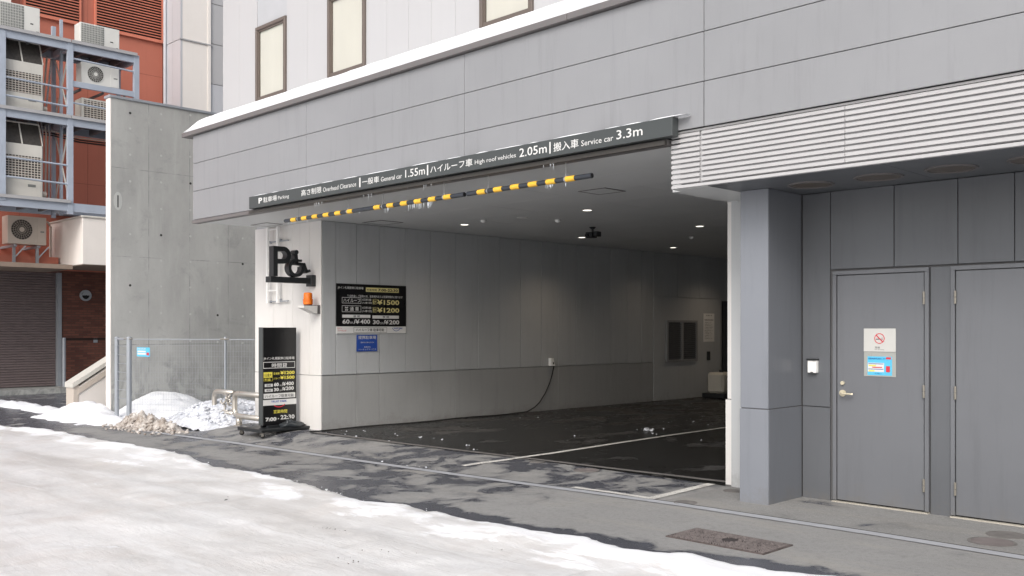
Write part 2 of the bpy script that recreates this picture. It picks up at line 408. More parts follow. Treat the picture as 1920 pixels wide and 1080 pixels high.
def panels_Y(parent, name, xs, zs, y, mat, gap=.007, th=.02, bev=.002):
    for i in range(len(xs) - 1):
        for j in range(len(zs) - 1):
            link(name, B(xs[i] + gap / 2, xs[i + 1] - gap / 2, y, y + th, zs[j] + gap / 2, zs[j + 1] - gap / 2, bev=bev), mat, parent)
def panels_X(parent, name, ys, zs, x, mat, gap=.009, th=.02, bev=.002):
    for i in range(len(ys) - 1):
        for j in range(len(zs) - 1):
            link(name, B(x - th, x, ys[i] + gap / 2, ys[i + 1] - gap / 2, zs[j] + gap / 2, zs[j + 1] - gap / 2, bev=bev), mat, parent)

# ------------------------------------------------------------------ ground
def axis(pts):
    out = []
    for a, b, st in pts:
        n = max(1, round((b - a) / st)); out += [a + (b - a) * k / n for k in range(n)]
    return out + [pts[-1][1]]
def grid(name, xs, ys, zf, mat, attr=None, attrf=None):
    vs = [(x, y, zf(x, y)) for y in ys for x in xs]; n = len(xs)
    fs = [(j * n + i, j * n + i + 1, (j + 1) * n + i + 1, (j + 1) * n + i) for j in range(len(ys) - 1) for i in range(n - 1)]
    me = bpy.data.meshes.new(name); me.from_pydata(vs, [], fs); me.materials.append(mat)
    if attr:
        a = me.attributes.new(attr, 'FLOAT', 'POINT'); a.data.foreach_set('value', [attrf(v[0], v[1]) for v in vs])
    me.shade_smooth(); me.update()
    o = bpy.data.objects.new(name, me); C.objects.link(o); o['kind'] = 'structure'; return o
# coarse asphalt apron between the kerb strip and the doors
M['apron'] = asphalt('apron_asphalt', (.245, .243, .236), (.088, .092, .108), 0, coarse=1)
# edge of the snow on the street, measured
EP = sorted(onG(a, b) for a, b in ((0, 800), (100, 808), (200, 829), (330, 850), (420, 880), (500, 893), (600, 917), (700, 946), (780, 952), (880, 977), (1000, 1000), (1100, 1013), (1200, 1039), (1300, 1050), (1440, 1072), (1560, 1086)))
def edgeY(x):
    if x <= EP[0][0]: return EP[0][1]
    if x >= EP[-1][0]: return EP[-1][1]
    for a, b in zip(EP, EP[1:]):
        if a[0] <= x <= b[0]: return a[1] + (b[1] - a[1]) * (x - a[0]) / (b[0] - a[0])
def sst(a, b, v):
    t = min(1, max(0, (v - a) / (b - a))); return t * t * (3 - 2 * t)
def wet(x, y):
    e = y - edgeY(x)
    v = .95 * sst(.42, .12, e) * (1 if x > -12 else .5)
    v = max(v, .52 * sst(-11.6, -10.2, x) * sst(-6.0, -7.4, x))
    v = max(v, .55 * sst(-10.5, -9, x) * sst(-4.9, -5.8, x) * sst(7.2, 7.45, y))
    v = max(v, .52 * sst(-10, -12, x) * sst(6.6, 6.9, y))
    v = max(v, .18 * sst(-10, -11, x))
    v = max(v, .75 * sst(-17.2, -18.5, x))
    return v
grid('ground', axis([(-900, -60, 120), (-60, -24, 3), (-24, -1, .15), (-1, 20, 2), (20, 900, 120)]),
     axis([(-900, -20, 120), (-20, 4.6, 2), (4.6, 8.7, .12), (8.7, 30, 2), (30, 900, 120)]), gz, M['asphalt'], 'wet', wet)
def gwet(x, y):
    return .22 * sst(-12.2, -10.2, x) * sst(14, 12, y)
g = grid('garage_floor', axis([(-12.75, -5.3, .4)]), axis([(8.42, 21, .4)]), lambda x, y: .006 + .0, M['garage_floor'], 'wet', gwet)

def edgeN(x):
    return edgeY(x) + .05 * noise.noise(Vector((x * 3.1, 1.7, 0))) + .035 * noise.noise(Vector((x * 9.3, 4.7, 0))) + .02 * noise.noise(Vector((x * 27, 9.1, 0)))
def snow_sheet():
    xs = axis([(-700, -80, 60), (-80, -24, 1.5), (-24, -1, .05), (-1, 20, 1), (20, 700, 60)])
    vs_ = [0, .008, .02, .04, .07, .11, .16, .22, .29, .37, .46, .56, .68, .82] + [.92 + .1 * k for k in range(32)] + [4.3, 4.8, 6, 8, 12, 20, 60, 200, 700]
    def rut(x, y):
        r = 0
        for yc in (3.15 + .10 * sin(x * .35), 4.65 + .08 * sin(x * .35 + .5), 2.3 + .1 * sin(x * .3), 3.9 + .12 * sin(x * .27 + 2)): r += math.exp(-((y - yc) / .12) ** 2)
        for k in (0, 1.5):
            yc = 5.4 - .32 * (x + 10.2 - k) ** 2 * (1 if x < -8 + k else .55); r += .8 * math.exp(-((y - yc) / .2) ** 2) * (1 if -11.5 + k < x < -7.6 + k else 0)
        return r
    vs, at_ = [], []
    for v in vs_:
        for x in xs:
            e = edgeN(x) if v < 3 else edgeY(x)
            y = e - v
            t = sst(0, .14, v)
            h = -.012 + .045 * t + .02 * noise.noise(Vector((x * .9, y * 1.6, 0))) * t + .014 * noise.noise(Vector((x * 3.5, y * 6, 3))) * t
            h += .022 * t * sst(.7, .2, v) * (1 + noise.noise(Vector((x * 2, y * 2, 8))))
            rr = rut(x, y) if -24 < x < 0 and v < 4 else 0
            h -= .012 * rr * t * (1 + .6 * noise.noise(Vector((x * 8, y * 3, 1)))); h += .005 * noise.noise(Vector((x * 9, y * 11, 4))) * t
            vs.append((x, y, gz(x, y) + h))
            fr = .95 * sst(.55, .12, v) * (.6 + .5 * noise.noise(Vector((x * .8, 0, 5))) + .25 * sst(-7, -5.5, x)) if v < .6 else 0
            fr = max(fr, .10 + .42 * sst(1.3, .3, v))
            at_.append(fr - .45 * rr)
    n = len(xs); fs = [(j * n + i, (j + 1) * n + i, (j + 1) * n + i + 1, j * n + i + 1) for j in range(len(vs_) - 1) for i in range(n - 1)]
    me = bpy.data.meshes.new('snowy_road'); me.from_pydata(vs, [], fs); me.materials.append(M['snow_road'])
    a = me.attributes.new('fresh', 'FLOAT', 'POINT'); a.data.foreach_set('value', at_); me.shade_smooth(); me.update()
    o = bpy.data.objects.new('snowy_road', me); C.objects.link(o); o['kind'] = 'structure'
snow_sheet()

# strips and lines on the pavement
def ribbon(name, pts, w_, mat, lift=.005, kind='structure', w_axis=(0, 1), parent=None):
    """follows the ground through world points"""
    P2 = []
    for a, b in zip(pts, pts[1:]):
        n = max(1, int(((b[0] - a[0]) ** 2 + (b[1] - a[1]) ** 2) ** .5 / .3))
        P2 += [(a[0] + (b[0] - a[0]) * k / n, a[1] + (b[1] - a[1]) * k / n) for k in range(n)]
    P2.append(pts[-1]); bm = bmesh.new(); prev = None
    for i, p in enumerate(P2):
        q = P2[min(i + 1, len(P2) - 1)]; r = P2[max(i - 1, 0)]
        d = Vector((q[0] - r[0], q[1] - r[1], 0)).normalized(); nrm = Vector((-d.y, d.x, 0))
        a = Vector((p[0], p[1], 0)) + nrm * w_ / 2; b = Vector((p[0], p[1], 0)) - nrm * w_ / 2
        a.z = gz(a.x, a.y) + lift; b.z = gz(b.x, b.y) + lift
        cur = (bm.verts.new(a), bm.verts.new(b))
        if prev: bm.faces.new((prev[0], prev[1], cur[1], cur[0]))
        prev = cur
    o = link(name, bm, mat, parent)
    if kind and not parent: o['kind'] = kind
    return o
def apz(x, y): return gz(x, y) + .003
S0 = [onG(*p) for p in ((258, 807), (440, 831), (620, 857), (860, 891), (1100, 923), (1340, 957), (1640, 1002), (1920, 1047))]
S0 = [(-16.2, S0[0][1] - .02)] + S0 + [(1.5, 7.2)]
def kerbY(x):
    for a, b in zip(S0, S0[1:]):
        if a[0] <= x <= b[0]: return a[1] + (b[1] - a[1]) * (x - a[0]) / (b[0] - a[0])
    return 7.2
_xs = axis([(-5.3, 2.6, .15)]); _n = len(_xs); _v = []; _k = 9
for j in range(_k + 1):
    for x in _xs: y0_ = kerbY(x) + .085; y = y0_ + (8.40 - y0_) * j / _k; _v.append((x, y, apz(x, y)))
_m = bpy.data.meshes.new('pavement_apron'); _m.from_pydata(_v, [], [(j * _n + i, j * _n + i + 1, (j + 1) * _n + i + 1, (j + 1) * _n + i) for j in range(_k) for i in range(_n - 1)]); _m.materials.append(M['apron'])
_a = _m.attributes.new('wet', 'FLOAT', 'POINT'); _a.data.foreach_set('value', [.62 * max(0, 1 - ((v[0] + 4.1) / .5) ** 2 - ((v[1] - 8.15) / .16) ** 2) for v in _v])
_o = bpy.data.objects.new('pavement_apron', _m); C.objects.link(_o); _o['kind'] = 'structure'
ribbon('kerb_strip', S0, .12, M['kerb_strip'], .006)
ribbon('kerb_seam', [(a, b + .071) for a, b in S0], .020, M['hole'], .006)
T0 = [onG(*p) for p in ((586, 811), (760, 833), (960, 857), (1160, 881), (1372, 906))]
ribbon('threshold_rail', T0, .085, M['cover'], .010)
ribbon('threshold_seam', [(a, b - .058) for a, b in T0], .02, M['hole'], .010)
ribbon('threshold_seam', [(a, b + .052) for a, b in T0], .014, M['hole'], .010)
# ground texture change inside the kerb: gutter apron seen as coarser asphalt is left to the asphalt sheet
L1 = [onZ(*p, .01) for p in ((960, 860), (1040, 849), (1150, 832), (1250, 817), (1364, 801))]
L1 = L1 + [(L1[-1][0] + (L1[-1][0] - L1[-2][0]) * 2, L1[-1][1] + (L1[-1][1] - L1[-2][1]) * 2)]
ribbon('lane_line', L1[0:], .085, M['line'], .012)
ribbon('lane_line', [onG(*p) for p in ((868, 874), (900, 869), (962, 861))], .10, M['line'], .006)
ribbon('lane_line', [onG(*p) for p in ((1218, 936), (1280, 921), (1342, 906))], .10, M['line'], .006)
ribbon('lane_line', [onG(*p) for p in ((1075, 915), (1150, 925), (1221, 936))], .075, M['line'], .009)

# ------------------------------------------------------------------ the hotel building over the garage
YF, YU, YC, YD, YP = 7.20, 7.90, 7.76, 8.38, 8.50
hotel = thing('hotel_building', 'large grey panelled building with a dark open garage entrance at street level', 'building', (-9, 9, 0))
HB = lambda *a, **k: B(*a, **k)
XR = 2.6
# masses
link('core_wall', B(-14.74, -12.79, YP + .022, 21.3, -.3, 4.5), M['gar_wall'], hotel)
link('core_wall', B(-5.28, XR, YD + .05, 21.3, -.1, 4.5), M['gar_wall'], hotel)
link('back_wall', B(-12.78, -5.29, 21.0, 21.3, -.1, 4.5), M['gar_wall'], hotel)
link('upper_mass', B(-14.74, XR, YU + .035, 21.3, 4.52, 16), M['white_clad'], hotel)
link('canopy_core', B(-14.40, XR, YF + .03, YU + .6, 3.42, 4.66), M['joint'], hotel)
# fascia panels
fx = [-14.43, -11.16, -7.96, -4.79, -1.6, XR]
panels_Y(hotel, 'facade_panel', fx, [3.802, 4.245, 4.69], YF, M['facade'])
panels_Y(hotel, 'facade_panel', [-14.43, -11.16, -7.96], [3.345, 3.802], YF, M['facade'])
panels_Y(hotel, 'facade_panel', [-4.79, -1.6, XR], [3.400, 3.802], YF, M['facade'])
link('facade_panel', prism([(-7.9555, 3.3495), (-5.18, 3.3495), (-5.18, 3.4045), (-4.7945, 3.4045), (-4.7945, 3.7975), (-7.9555, 3.7975)], lambda u, v, t: Vector((u, YF + t, v)), 0, .02), M['facade'], hotel)
link('end_panel', B(-14.43, -14.405, YF + .024, YU + .6, 3.345, 4.69), M['facade'], hotel)
# coping, pieces
cx_ = [-14.70, -12.1, -9.23, -6.37, -3.5, -.6, XR]
for a, b in zip(cx_, cx_[1:]): link('coping_piece', B(a + .004, b - .004, YF - .06, YU, 4.693, 4.762, bev=.004), M['cap'], hotel)
# bottom trim below the fascia
link('fascia_trim', B(-14.44, -5.18, YF - .01, YF + .10, 3.29, 3.340), M['cap'], hotel)
link('trim_channel', B(-12.6, -5.18, YF - .05, YF - .012, 3.285, 3.325), M['channel'], hotel)
# soffit / ceiling strips
ys = axis([(7.32, 21.0, .91)])
for i, (a, b) in enumerate(zip(ys, ys[1:])):
    x0 = -14.40 if b < 8.6 or a < 8.45 else -12.77
    segs = [x0, -11.0, -8.2, -5.30] if i % 2 else [x0, -12.2, -9.6, -7.0, -5.30]
    for p, q in zip(segs, segs[1:]):
        if q - p > .1: link('ceiling_board', B(p + .003, q - .003, a + .003, b - .003, 3.312, 3.332), M['ceil'], hotel)
link('ceiling_core', B(-14.38, -5.30, 7.32, 21.0, 3.333, 3.358), M['joint'], hotel)
# left pillar panels
for a, b in zip([-14.76, -14.16, -13.57, -13.08, -12.75], [-14.16, -13.57, -13.08, -12.75]):
    link('pillar_panel', B(a + .003, b - .003, YP, YP + .02, .868, 3.31, bev=.002), M['pillar'], hotel)
for a, b in ((-14.76, -13.57), (-13.57, -12.75)):
    link('pillar_panel', B(a + .003, b - .003, YP - .003, YP + .02, -.25, .86, bev=.002), M['pillar'], hotel)
# garage left wall panels
XW = -12.75
yj = [8.522, 8.78, 9.18, 9.65, 10.2, 10.75, 11.33, 11.88, 12.42, 12.98, 13.56, 14.05, 14.6, 15.15, 15.7, 16.25, 16.75, 17.18]
panels_X(hotel, 'wall_panel', yj, [.868, 3.31], XW, M['gar_wall'], gap=.011)
panels_X(hotel, 'wall_panel', [8.522, 9.18, 9.65, 11.33, 14.05, 15.7, 17.18], [-.02, .86], XW - .002, M['gar_low'], gap=.006)
panels_X(hotel, 'wall_panel', [17.18, 19.85], [-.02, 2.32], XW + .012, M['gar_wall'])
panels_X(hotel, 'wall_panel', [17.18, 18.1, 19.0, 19.95], [2.325, 3.31], XW, M['gar_wall'])
link('rear_door', B(XW - .025, XW + .004, 19.97, 20.9, .01, 2.28), M['dark'], hotel)
# right side of the opening: beige jamb, then the column in front
link('jamb_panel', B(-5.37, -4.62, YP, YP + .02, .885, 2.93, bev=.002), M['pillar'], hotel)
link('jamb_panel', B(-5.385, -4.62, YP - .012, YP + .02, -.05, .877, bev=.002), M['pillar'], hotel)
link('jamb_side', B(-5.37, -5.352, YP + .022, 21, -.02, 3.31), M['gar_wall'], hotel)
link('jamb_core', B(-5.35, -4.50, YP + .022, 8.9, -.02, 2.93), M['joint'], hotel)
link('opening_header', B(-5.34, -5.215, YF + .30, 8.49, 2.90, 3.31), M['ceil'], hotel); link('opening_header', B(-5.37, -5.10, 8.494, 8.6, 2.935, 3.31), M['ceil'], hotel)
col = link('column', B(-4.758, -4.487, YC + .01, YD + .12, -.05, 2.877), M['joint'], hotel)
for z0, z1, e in ((-.04, .866, .004), (.874, 2.877, 0)):
    link('column_panel', B(-4.765 - e, -4.478 + e, YC - e, YC + .018, z0, z1, bev=.003), M['column'], col)
    link('column_panel', B(-4.50, -4.48 + e, YC + .021, YD - .004, z0, z1, bev=.002), M['column_shaded'], col)
    link('column_panel', B(-4.765 - e, -4.75, YC + .021, YP - .014, z0, z1), M['facade'], col)
# recessed wall with doors
link('recess_backing', B(-4.478, XR, YD + .03, YD + .048, -.05, 2.876), M['joint'], hotel)
panels_Y(hotel, 'recess_panel', [-4.472, -4.19], [-.03, .87, 2.876], YD, M['recess'])
link('recess_panel', B(-4.186, -3.594, YD, YD + .02, 2.155, 2.876, bev=.002), M['recess'], hotel)
panels_Y(hotel, 'recess_panel', [-3.59, -3.045, -2.60, -2.05, -1.5, -.95, -.4, .4, 1.2, XR], [2.15, 2.876], YD, M['recess'])
panels_Y(hotel, 'recess_panel', [-3.275, -3.095], [-.03, 2.14], YD + .004, M['recess'], th=.02)
panels_Y(hotel, 'recess_panel', [-2.1, -1.5, -.9, -.3, .4, 1.2, XR], [-.03, .87, 2.14], YD, M['recess'])
# slatted band over the doors
XL0 = -5.165; YL = 7.235
link('slat_backing', B(XL0 + .085, XR, YL + .024, YL + .05, 2.92, 3.378), M['louvre_back'], hotel)
link('slat_core', B(XL0 + .12, XR, YL + .06, YD + .04, 2.905, 3.40), M['louvre_back'], hotel)
sx = [XL0, -4.857, -3.494, -1.9, -.2, XR]
for k in range(10):
    z = 2.9265 + k * .0465
    for i, (a, b) in enumerate(zip(sx, sx[1:])):
        g0 = .0 if i == 0 else (.018 if i == 1 else .003)
        bm = bmesh.new(); prism([(YL, z), (YL + .022, z - .002), (YL + .022, z + .020), (YL, z + .0285)], lambda u, v, t: Vector((t, u, v)), a + g0, b - .003, bm)
        link('slat', bm, M['louvre'], hotel)
link('top_trim', B(XL0, XR, YL - .001, YL + .034, 3.380, 3.3995, bev=.002), M['louvre'], hotel)
link('soffit_edge', B(XL0, XR, YL - .002, YL + .038, 2.882, 2.91, bev=.002), M['louvre'], hotel)
link('soffit_board', B(XL0, -4.80, YL + .039, YP - .02, 2.878, 2.898), M['ceil'], hotel)
sxs = [-4.80, -3.2, -1.6, 0, XR]
for a, b in zip(sxs, sxs[1:]): link('soffit_board', B(a + .002, b - .002, YL + .039, YD + .03, 2.879, 2.899), M['recess'], hotel)
# round dull lamps in the soffit
for x in (-4.10, -3.49, -2.90, -2.28, -1.65, -1.0):
    o = link('soffit_lamp', ring(x, 7.84, .175, .20, 0, 2 * pi, FZ(2.879), -.012, 0), M['cap'], hotel)
    link('lamp_glass', disc(x, 7.84, .174, FZ(2.879), -.006, -.001), M['soffit_lamp'], o)

# upper wall cladding and windows
wins = [(-13.66, -12.78), (-11.65, -10.75), (-8.43, -7.55), (-5.4, -4.5), (-2.2, -1.3), (.6, 1.5)]
gx = []
x = -14.76
edges = []
prevx = -14.76
for a, b in wins + [(XR, XR)]:
    n = max(1, round((a - prevx) / .5))
    edges += [(prevx + (a - prevx) * k / n, prevx + (a - prevx) * (k + 1) / n) for k in range(n)]
    prevx = b
for a, b in edges: link('cladding_panel', B(a + .002, b - .002, YU, YU + .03, 4.764, 16, bev=.001), M['white_clad'], hotel)
for a, b in wins:
    link('spandrel_panel', B(a, b, YU + .015, YU + .032, 6.42, 7.9), M['grey_clad'], hotel)
    link('cladding_panel', B(a + .002, b - .002, YU, YU + .03, 4.764, 5.17), M['white_clad'], hotel)
    for z0, z1 in ((5.18, 6.40), (7.92, 9.1), (10.6, 11.9)):
        wbm = bmesh.new(); t = .055; yf = YU - .035
        B(a, b, yf, YU + .03, z0, z0 + .05, wbm, bev=.004); B(a + .01, b - .01, yf + .012, YU + .03, z0 + .052, z0 + .05 + t, wbm, bev=.003)
        B(a, a + t, yf, YU + .03, z0 + .052, z1 - t, wbm, bev=.004); B(b - t, b, yf, YU + .03, z0 + .052, z1 - t, wbm, bev=.004); B(a, b, yf, YU + .03, z1 - t, z1, wbm, bev=.004)
        wo = link('window', wbm, M['brown'], hotel)
        ib = bmesh.new()
        B(a + t, a + t + .022, yf + .02, YU + .026, z0 + .106, z1 - t - .002, ib); B(b - t - .022, b - t, yf + .02, YU + .026, z0 + .106, z1 - t - .002, ib); B(a + t + .024, b - t - .024, yf + .02, YU + .026, z1 - t - .024, z1 - t - .002, ib)
        link('inner_frame', ib, M['brown'], wo)
        link('blind', B(a + t, b - t, YU + .018, YU + .022, z0 + .10, z1 - t), M['blind'], wo)
        link('pane', rect(bmesh.new(), a + t + .022, b - t - .022, z0 + .105, z1 - t - .024, FY(YU + .002), 0), M['glass'], wo)

# snow lying on the ledge
def ledge_snow():
    bm = bmesh.new(); xs = axis([(-14.62, XR, .1)]); rows = []
    prof = [(0, .0), (-.016, .05), (-.012, .10), (.01, .142), (.05, .162), (.2, .168), (.42, .175), (.72, .185)]
    for i, x in enumerate(xs):
        e = sst(-14.62, -14.05, x) ** .7
        s_ = .97 + .09 * noise.noise(Vector((x * 1.3, 0, 2))) + .03 * noise.noise(Vector((x * 6, 0, 5)))
        if x > -9.5 and x < -9.0: s_ *= 1
        rows.append([bm.verts.new((x, YF - .05 + p[0] + (.012 * noise.noise(Vector((x * 4, k, 0)))) , 4.7625 + p[1] * s_ * (.12 + .88 * e))) for k, p in enumerate(prof)])
    for a, b in zip(rows, rows[1:]):
        for k in range(len(prof) - 1): bm.faces.new((a[k], a[k + 1], b[k + 1], b[k]))
    bm.faces.new(rows[0]); bm.faces.new(rows[-1][::-1])
    o = link('ledge_snow', bm, M['snow'], None, (-9, 7.5, 4.76), smooth=True)
    tag(o, 'long strip of white snow lying on the ledge below the upstairs windows', 'snow')
ledge_snow()

# ------------------------------------------------------------------ clearance sign band
sb = thing('clearance_sign', 'long dark grey sign band with overhead clearance figures above the garage entrance', 'sign', (-8.8, 7.15, 3.34))
link('sign_board', B(-12.5, -5.06, 7.10, 7.196, 3.343, 3.517, bev=.003), M['sign_grey'], sb)
fs_ = FY(7.10)
bm = bmesh.new()
def sgn(s_, p0, p1, y0, y1, bold=.0):
    """p: picture columns; y: heights as fraction of the band"""
    link('lettering', text(bmesh.new(), s_, onY(p0, 7.1), onY(p1, 7.1), 3.343 + .174 * y0, 3.343 + .174 * y1, fs_, .002, bold), M['white_print'], sb)
sgn('P', 485, 492, .30, .76, .03); sgn('駐車場', 494, 519, .30, .74, .01); sgn('Parking', 521.5, 542, .26, .62)
sgn('高さ制限', 565, 603, .28, .76, .01); sgn('Overhead Clearance', 606, 668, .30, .64)
sgn('一般車', 679, 711, .28, .74, .01); sgn('General car', 714.5, 754, .30, .62)
sgn('1.55m', 760, 797, .28, .80, .006); sgn('ハイルーフ車', 807, 886, .26, .76, .01)
sgn('High roof vehicles', 890.5, 967.5, .25, .60); sgn('2.05m', 974, 1025.5, .28, .80, .006)
sgn('搬入車', 1038, 1085, .24, .76, .01); sgn('Service car', 1090, 1150, .28, .60); sgn('3.3m', 1156, 1205, .30, .80, .006)
for p in (675, 802, 1031.5): link('divider_line', rect(bmesh.new(), onY(p - 1.2, 7.1), onY(p + 1.2, 7.1), 3.343 + .174 * .18, 3.343 + .174 * .86, fs_, .002), M['white_print'], sb)
# a little snow on its top
bm = bmesh.new(); x = -12.4
while x < -5.2:
    L = random.uniform(.15, .9)
    if random.random() < .75:
        n = max(2, int(L / .06)); rows = []
        for k in range(n + 1):
            xx = x + L * k / n; h = .001 + .008 * sin(pi * k / n) ** .5 * (.6 + .4 * random.random())
            rows.append([bm.verts.new((xx, 7.104, 3.5175)), bm.verts.new((xx, 7.108, 3.5175 + h)), bm.verts.new((xx, 7.17, 3.5175 + h)), bm.verts.new((xx, 7.19, 3.5175))])
        for a, b in zip(rows, rows[1:]):
            for j in range(3): bm.faces.new((a[j], b[j], b[j + 1], a[j + 1]))
    x += L + random.uniform(.0, .25)
o = link('sign_snow', bm, M['snow'], None, (-8.8, 7.15, 3.517)); tag(o, 'thin broken crust of snow along the top of the clearance sign band', 'snow')

# ------------------------------------------------------------------ hanging height bars
YB, ZB = 7.25, 3.122
segs = [((535, 683), (552, 572, 592, 613, 635, 657), (560, 652.6), 'leftmost striped height bar, nearest the round beacon pillar'),
        ((683.5, 871), (708.6, 733.4, 758.9, 785, 811.7, 840), (718.5, 833), 'middle striped height bar hanging on chains, icicles below it'),
        ((877, 1110), (904, 935, 967, 1000.5, 1034, 1070), (915.6, 1061), 'rightmost striped height bar, its open end towards the slatted band')]
for (p0, p1), bands, chains, lab in segs:
    xa, xb = onY(p0, YB), onY(p1, YB); r = .0265
    hb = thing('height_bar', lab, 'height bar', ((xa + xb) / 2, YB, ZB), 'black and yellow height limit bars')
    link('tube', tube([(xa, YB, ZB), (xb, YB, ZB)], r, n=14), M['pipe'], hb, smooth=False)
    bm = tube([(xb - .001, YB, ZB), (xb + .003, YB, ZB)], r * .82, n=14); link('tube_mouth', bm, M['black'], hb)
    for p in bands:
        c_ = onY(p, YB); link('yellow_band', tube([(c_ - .062, YB, ZB), (c_ + .062, YB, ZB)], r + .0025, n=14), M['yellow'], hb)
    for p in chains:
        c_ = onY(p, YB); bm = bmesh.new(); z = 3.30; k = 0
        while z > ZB + r + .01:                                   # links
            f = (FY(YB) if k % 2 else FX(c_)); cu = c_ if k % 2 else YB
            ring(cu, z - .011, .005, .0085, 0, 2 * pi, f, -.0018, .0018, bm, n=8); z -= .0155; k += 1
        B(c_ - .006, c_ + .006, YB - .003, YB + .003, ZB + r - .002, ZB + r + .02, bm); ring(c_, ZB, r, r + .005, 0, 2 * pi, FX(c_), -.008, .008, bm, n=14) if False else None
        link('chain', bm, M['chain'], hb)
        bm = bmesh.new(); ring(YB, ZB, r + .001, r + .005, 0, 2 * pi, FX(c_), -.008, .008, bm, n=14); link('clamp', bm, M['chain'], hb)
bm = bmesh.new()
def icicles(p0, p1, n, L):
    for _ in range(n):
        X = onY(random.uniform(p0, p1), YB); l = .7 * L * random.uniform(.3, 1)
        tube([(X, YB, ZB - .026), (X + random.uniform(-.004, .004), YB, ZB - .026 - l)], .004, bm, n=5, radii=[.0032, .0006])
icicles(540, 585, 8, .05); icicles(765, 812, 22, .11); icicles(720, 735, 5, .09); icicles(1022, 1040, 7, .09); icicles(1058, 1064, 2, .09); icicles(670, 676, 2, .03)
for _ in range(26):
    X = onY(random.choice((random.uniform(765, 810), random.uniform(590, 605), random.uniform(680, 700), random.uniform(1020, 1040))), YB - .08)
    l = .07 * random.random(); tube([(X, 7.16, 3.286), (X, 7.16, 3.286 - l)], .004, bm, n=5, radii=[.0032, .0006])
o = link('icicles', bm, M['ice'], None, (-9, 7.25, 3.1)); tag(o, 'small clear icicles hanging below the sign band and striped bars', 'icicles', kind='stuff')

# ------------------------------------------------------------------ parking P blade sign
ps = thing('parking_sign', 'black letter P and wheelchair symbol on a bracket bar at the pillar', 'sign', (-12.95, 8.46, 2.31))
xf = -12.92; f = FX(xf); t0, t1 = -.13, 0
bm = bmesh.new()
prism([(7.755, 2.413), (7.83, 2.413), (7.83, 2.875), (7.755, 2.875)], f, t0, t1, bm)
prism([(7.832, 2.80), (7.93, 2.80), (7.93, 2.875), (7.832, 2.875)], f, t0 + .001, t1 - .001, bm); prism([(7.832, 2.61), (7.93, 2.61), (7.93, 2.68), (7.832, 2.68)], f, t0 + .001, t1 - .001, bm)
ring(7.932, 2.7425, .0625, .1325, -pi / 2, pi / 2, f, t0 + .001, t1 - .001, bm, n=18)
link('letter', bm, M['dark'], ps)
bm = bmesh.new()
def seg(a, b, wd, bm):
    a = Vector(a); b = Vector(b); d = (b - a).normalized(); n_ = Vector((-d.y, d.x)) * wd / 2
    prism([tuple(a - n_), tuple(b - n_), tuple(b + n_), tuple(a + n_)], f, t0 + .003, t1 - .003, bm)
disc(8.165, 2.80, .036, f, t0, t1, bm); ring(8.165, 2.555, .092, .142, radians(75), radians(375), f, t0 + .002, t1 - .002, bm, n=26)
seg((8.155, 2.765), (8.17, 2.62), .06, bm); seg((8.17, 2.675), (8.265, 2.672), .035, bm); seg((8.16, 2.625), (8.31, 2.618), .042, bm)
seg((8.30, 2.635), (8.355, 2.50), .045, bm); seg((8.34, 2.497), (8.42, 2.525), .04, bm)
link('wheelchair_symbol', bm, M['dark'], ps)
link('bracket_bar', B(xf - .14, xf + .004, 7.70, 8.41, 2.318, 2.408, bev=.004), M['dark'], ps)
link('wall_plate', B(xf - .12, xf + .03, 8.41, 8.497, 2.275, 2.455, bev=.004), M['dark'], ps)

# white pipe ladder on the pillar
wl = thing('pipe_ladder', 'white painted conduit ladder fixed to the beige pillar above the standing sign', 'conduit rack', (-14.0, 8.42, 2.03))
for px in (502, 521):
    xx = onY(px, 8.42); link('rail', B(xx - .022, xx + .022, 8.40, 8.44, 2.03, 3.30, bev=.003), M['white'], wl)
xa, xb = onY(502, 8.42), onY(521, 8.42)
for py in (469.5, 506.5, 544.5, 430): z = zat(-14, 8.42, py); link('rung', B(xa + .024, xb - .024, 8.412, 8.430, z - .009, z + .009), M['white'], wl)
for py in (453, 565): z = zat(-14, 8.45, py); link('clamp_bar', B(xa + .024, xb + .26, 8.441, 8.470, z - .008, z + .008), M['galv'], wl); link('stand_off', B(xa - .01, xa + .01, 8.442, 8.497, z - .02, z + .02), M['galv'], wl); link('stand_off', B(xb - .01, xb + .01, 8.442, 8.497, z + .012, z + .04), M['galv'], wl)

# beacon
bx, by = onY(577.5, 8.32), 8.32
zt = zat(bx, by, 573)
bc = thing('beacon', 'orange rotating warning beacon on a small grey bracket beside the pillar edge', 'beacon', (bx, by, zt))
def lathe(prof, cx, cy, z0, bm=None, n=20):
    bm = bm or bmesh.new(); R = []
    for r, z in prof: R.append([bm.verts.new((cx + cos(2 * pi * k / n) * r, cy + sin(2 * pi * k / n) * r, z0 + z)) for k in range(n)])
    for a, b in zip(R, R[1:]):
        for k in range(n): bm.faces.new((a[k], a[(k + 1) % n], b[(k + 1) % n], b[k]))
    bm.faces.new(R[0][::-1]); bm.faces.new(R[-1]); return bm
link('lens', lathe([(.072, .018), (.076, .03), (.078, .10), (.070, .104), (.070, .112), (.071, .116), (.066, .19), (.056, .203), (.02, .208)], bx, by, zt, n=28), M['beacon'], bc, smooth=False)
link('base_ring', lathe([(.064, 0), (.066, .017)], bx, by, zt), M['black'], bc)
bm = bmesh.new(); prism([(8.19, zt - .002), (8.44, zt - .002), (8.44, zt - .125), (8.41, zt - .125), (8.19, zt - .035)], lambda u, v, t: Vector((bx + t, u, v)), -.085, .085, bm)
bmesh.ops.bevel(bm, geom=bm.edges[:], offset=.003, segments=1, affect='EDGES'); link('bracket', bm, M['pillar'], bc)
link('back_plate', B(bx - .075, bx + .075, 8.442, 8.497, zt - .13, zt + .01), M['cap'], bc)

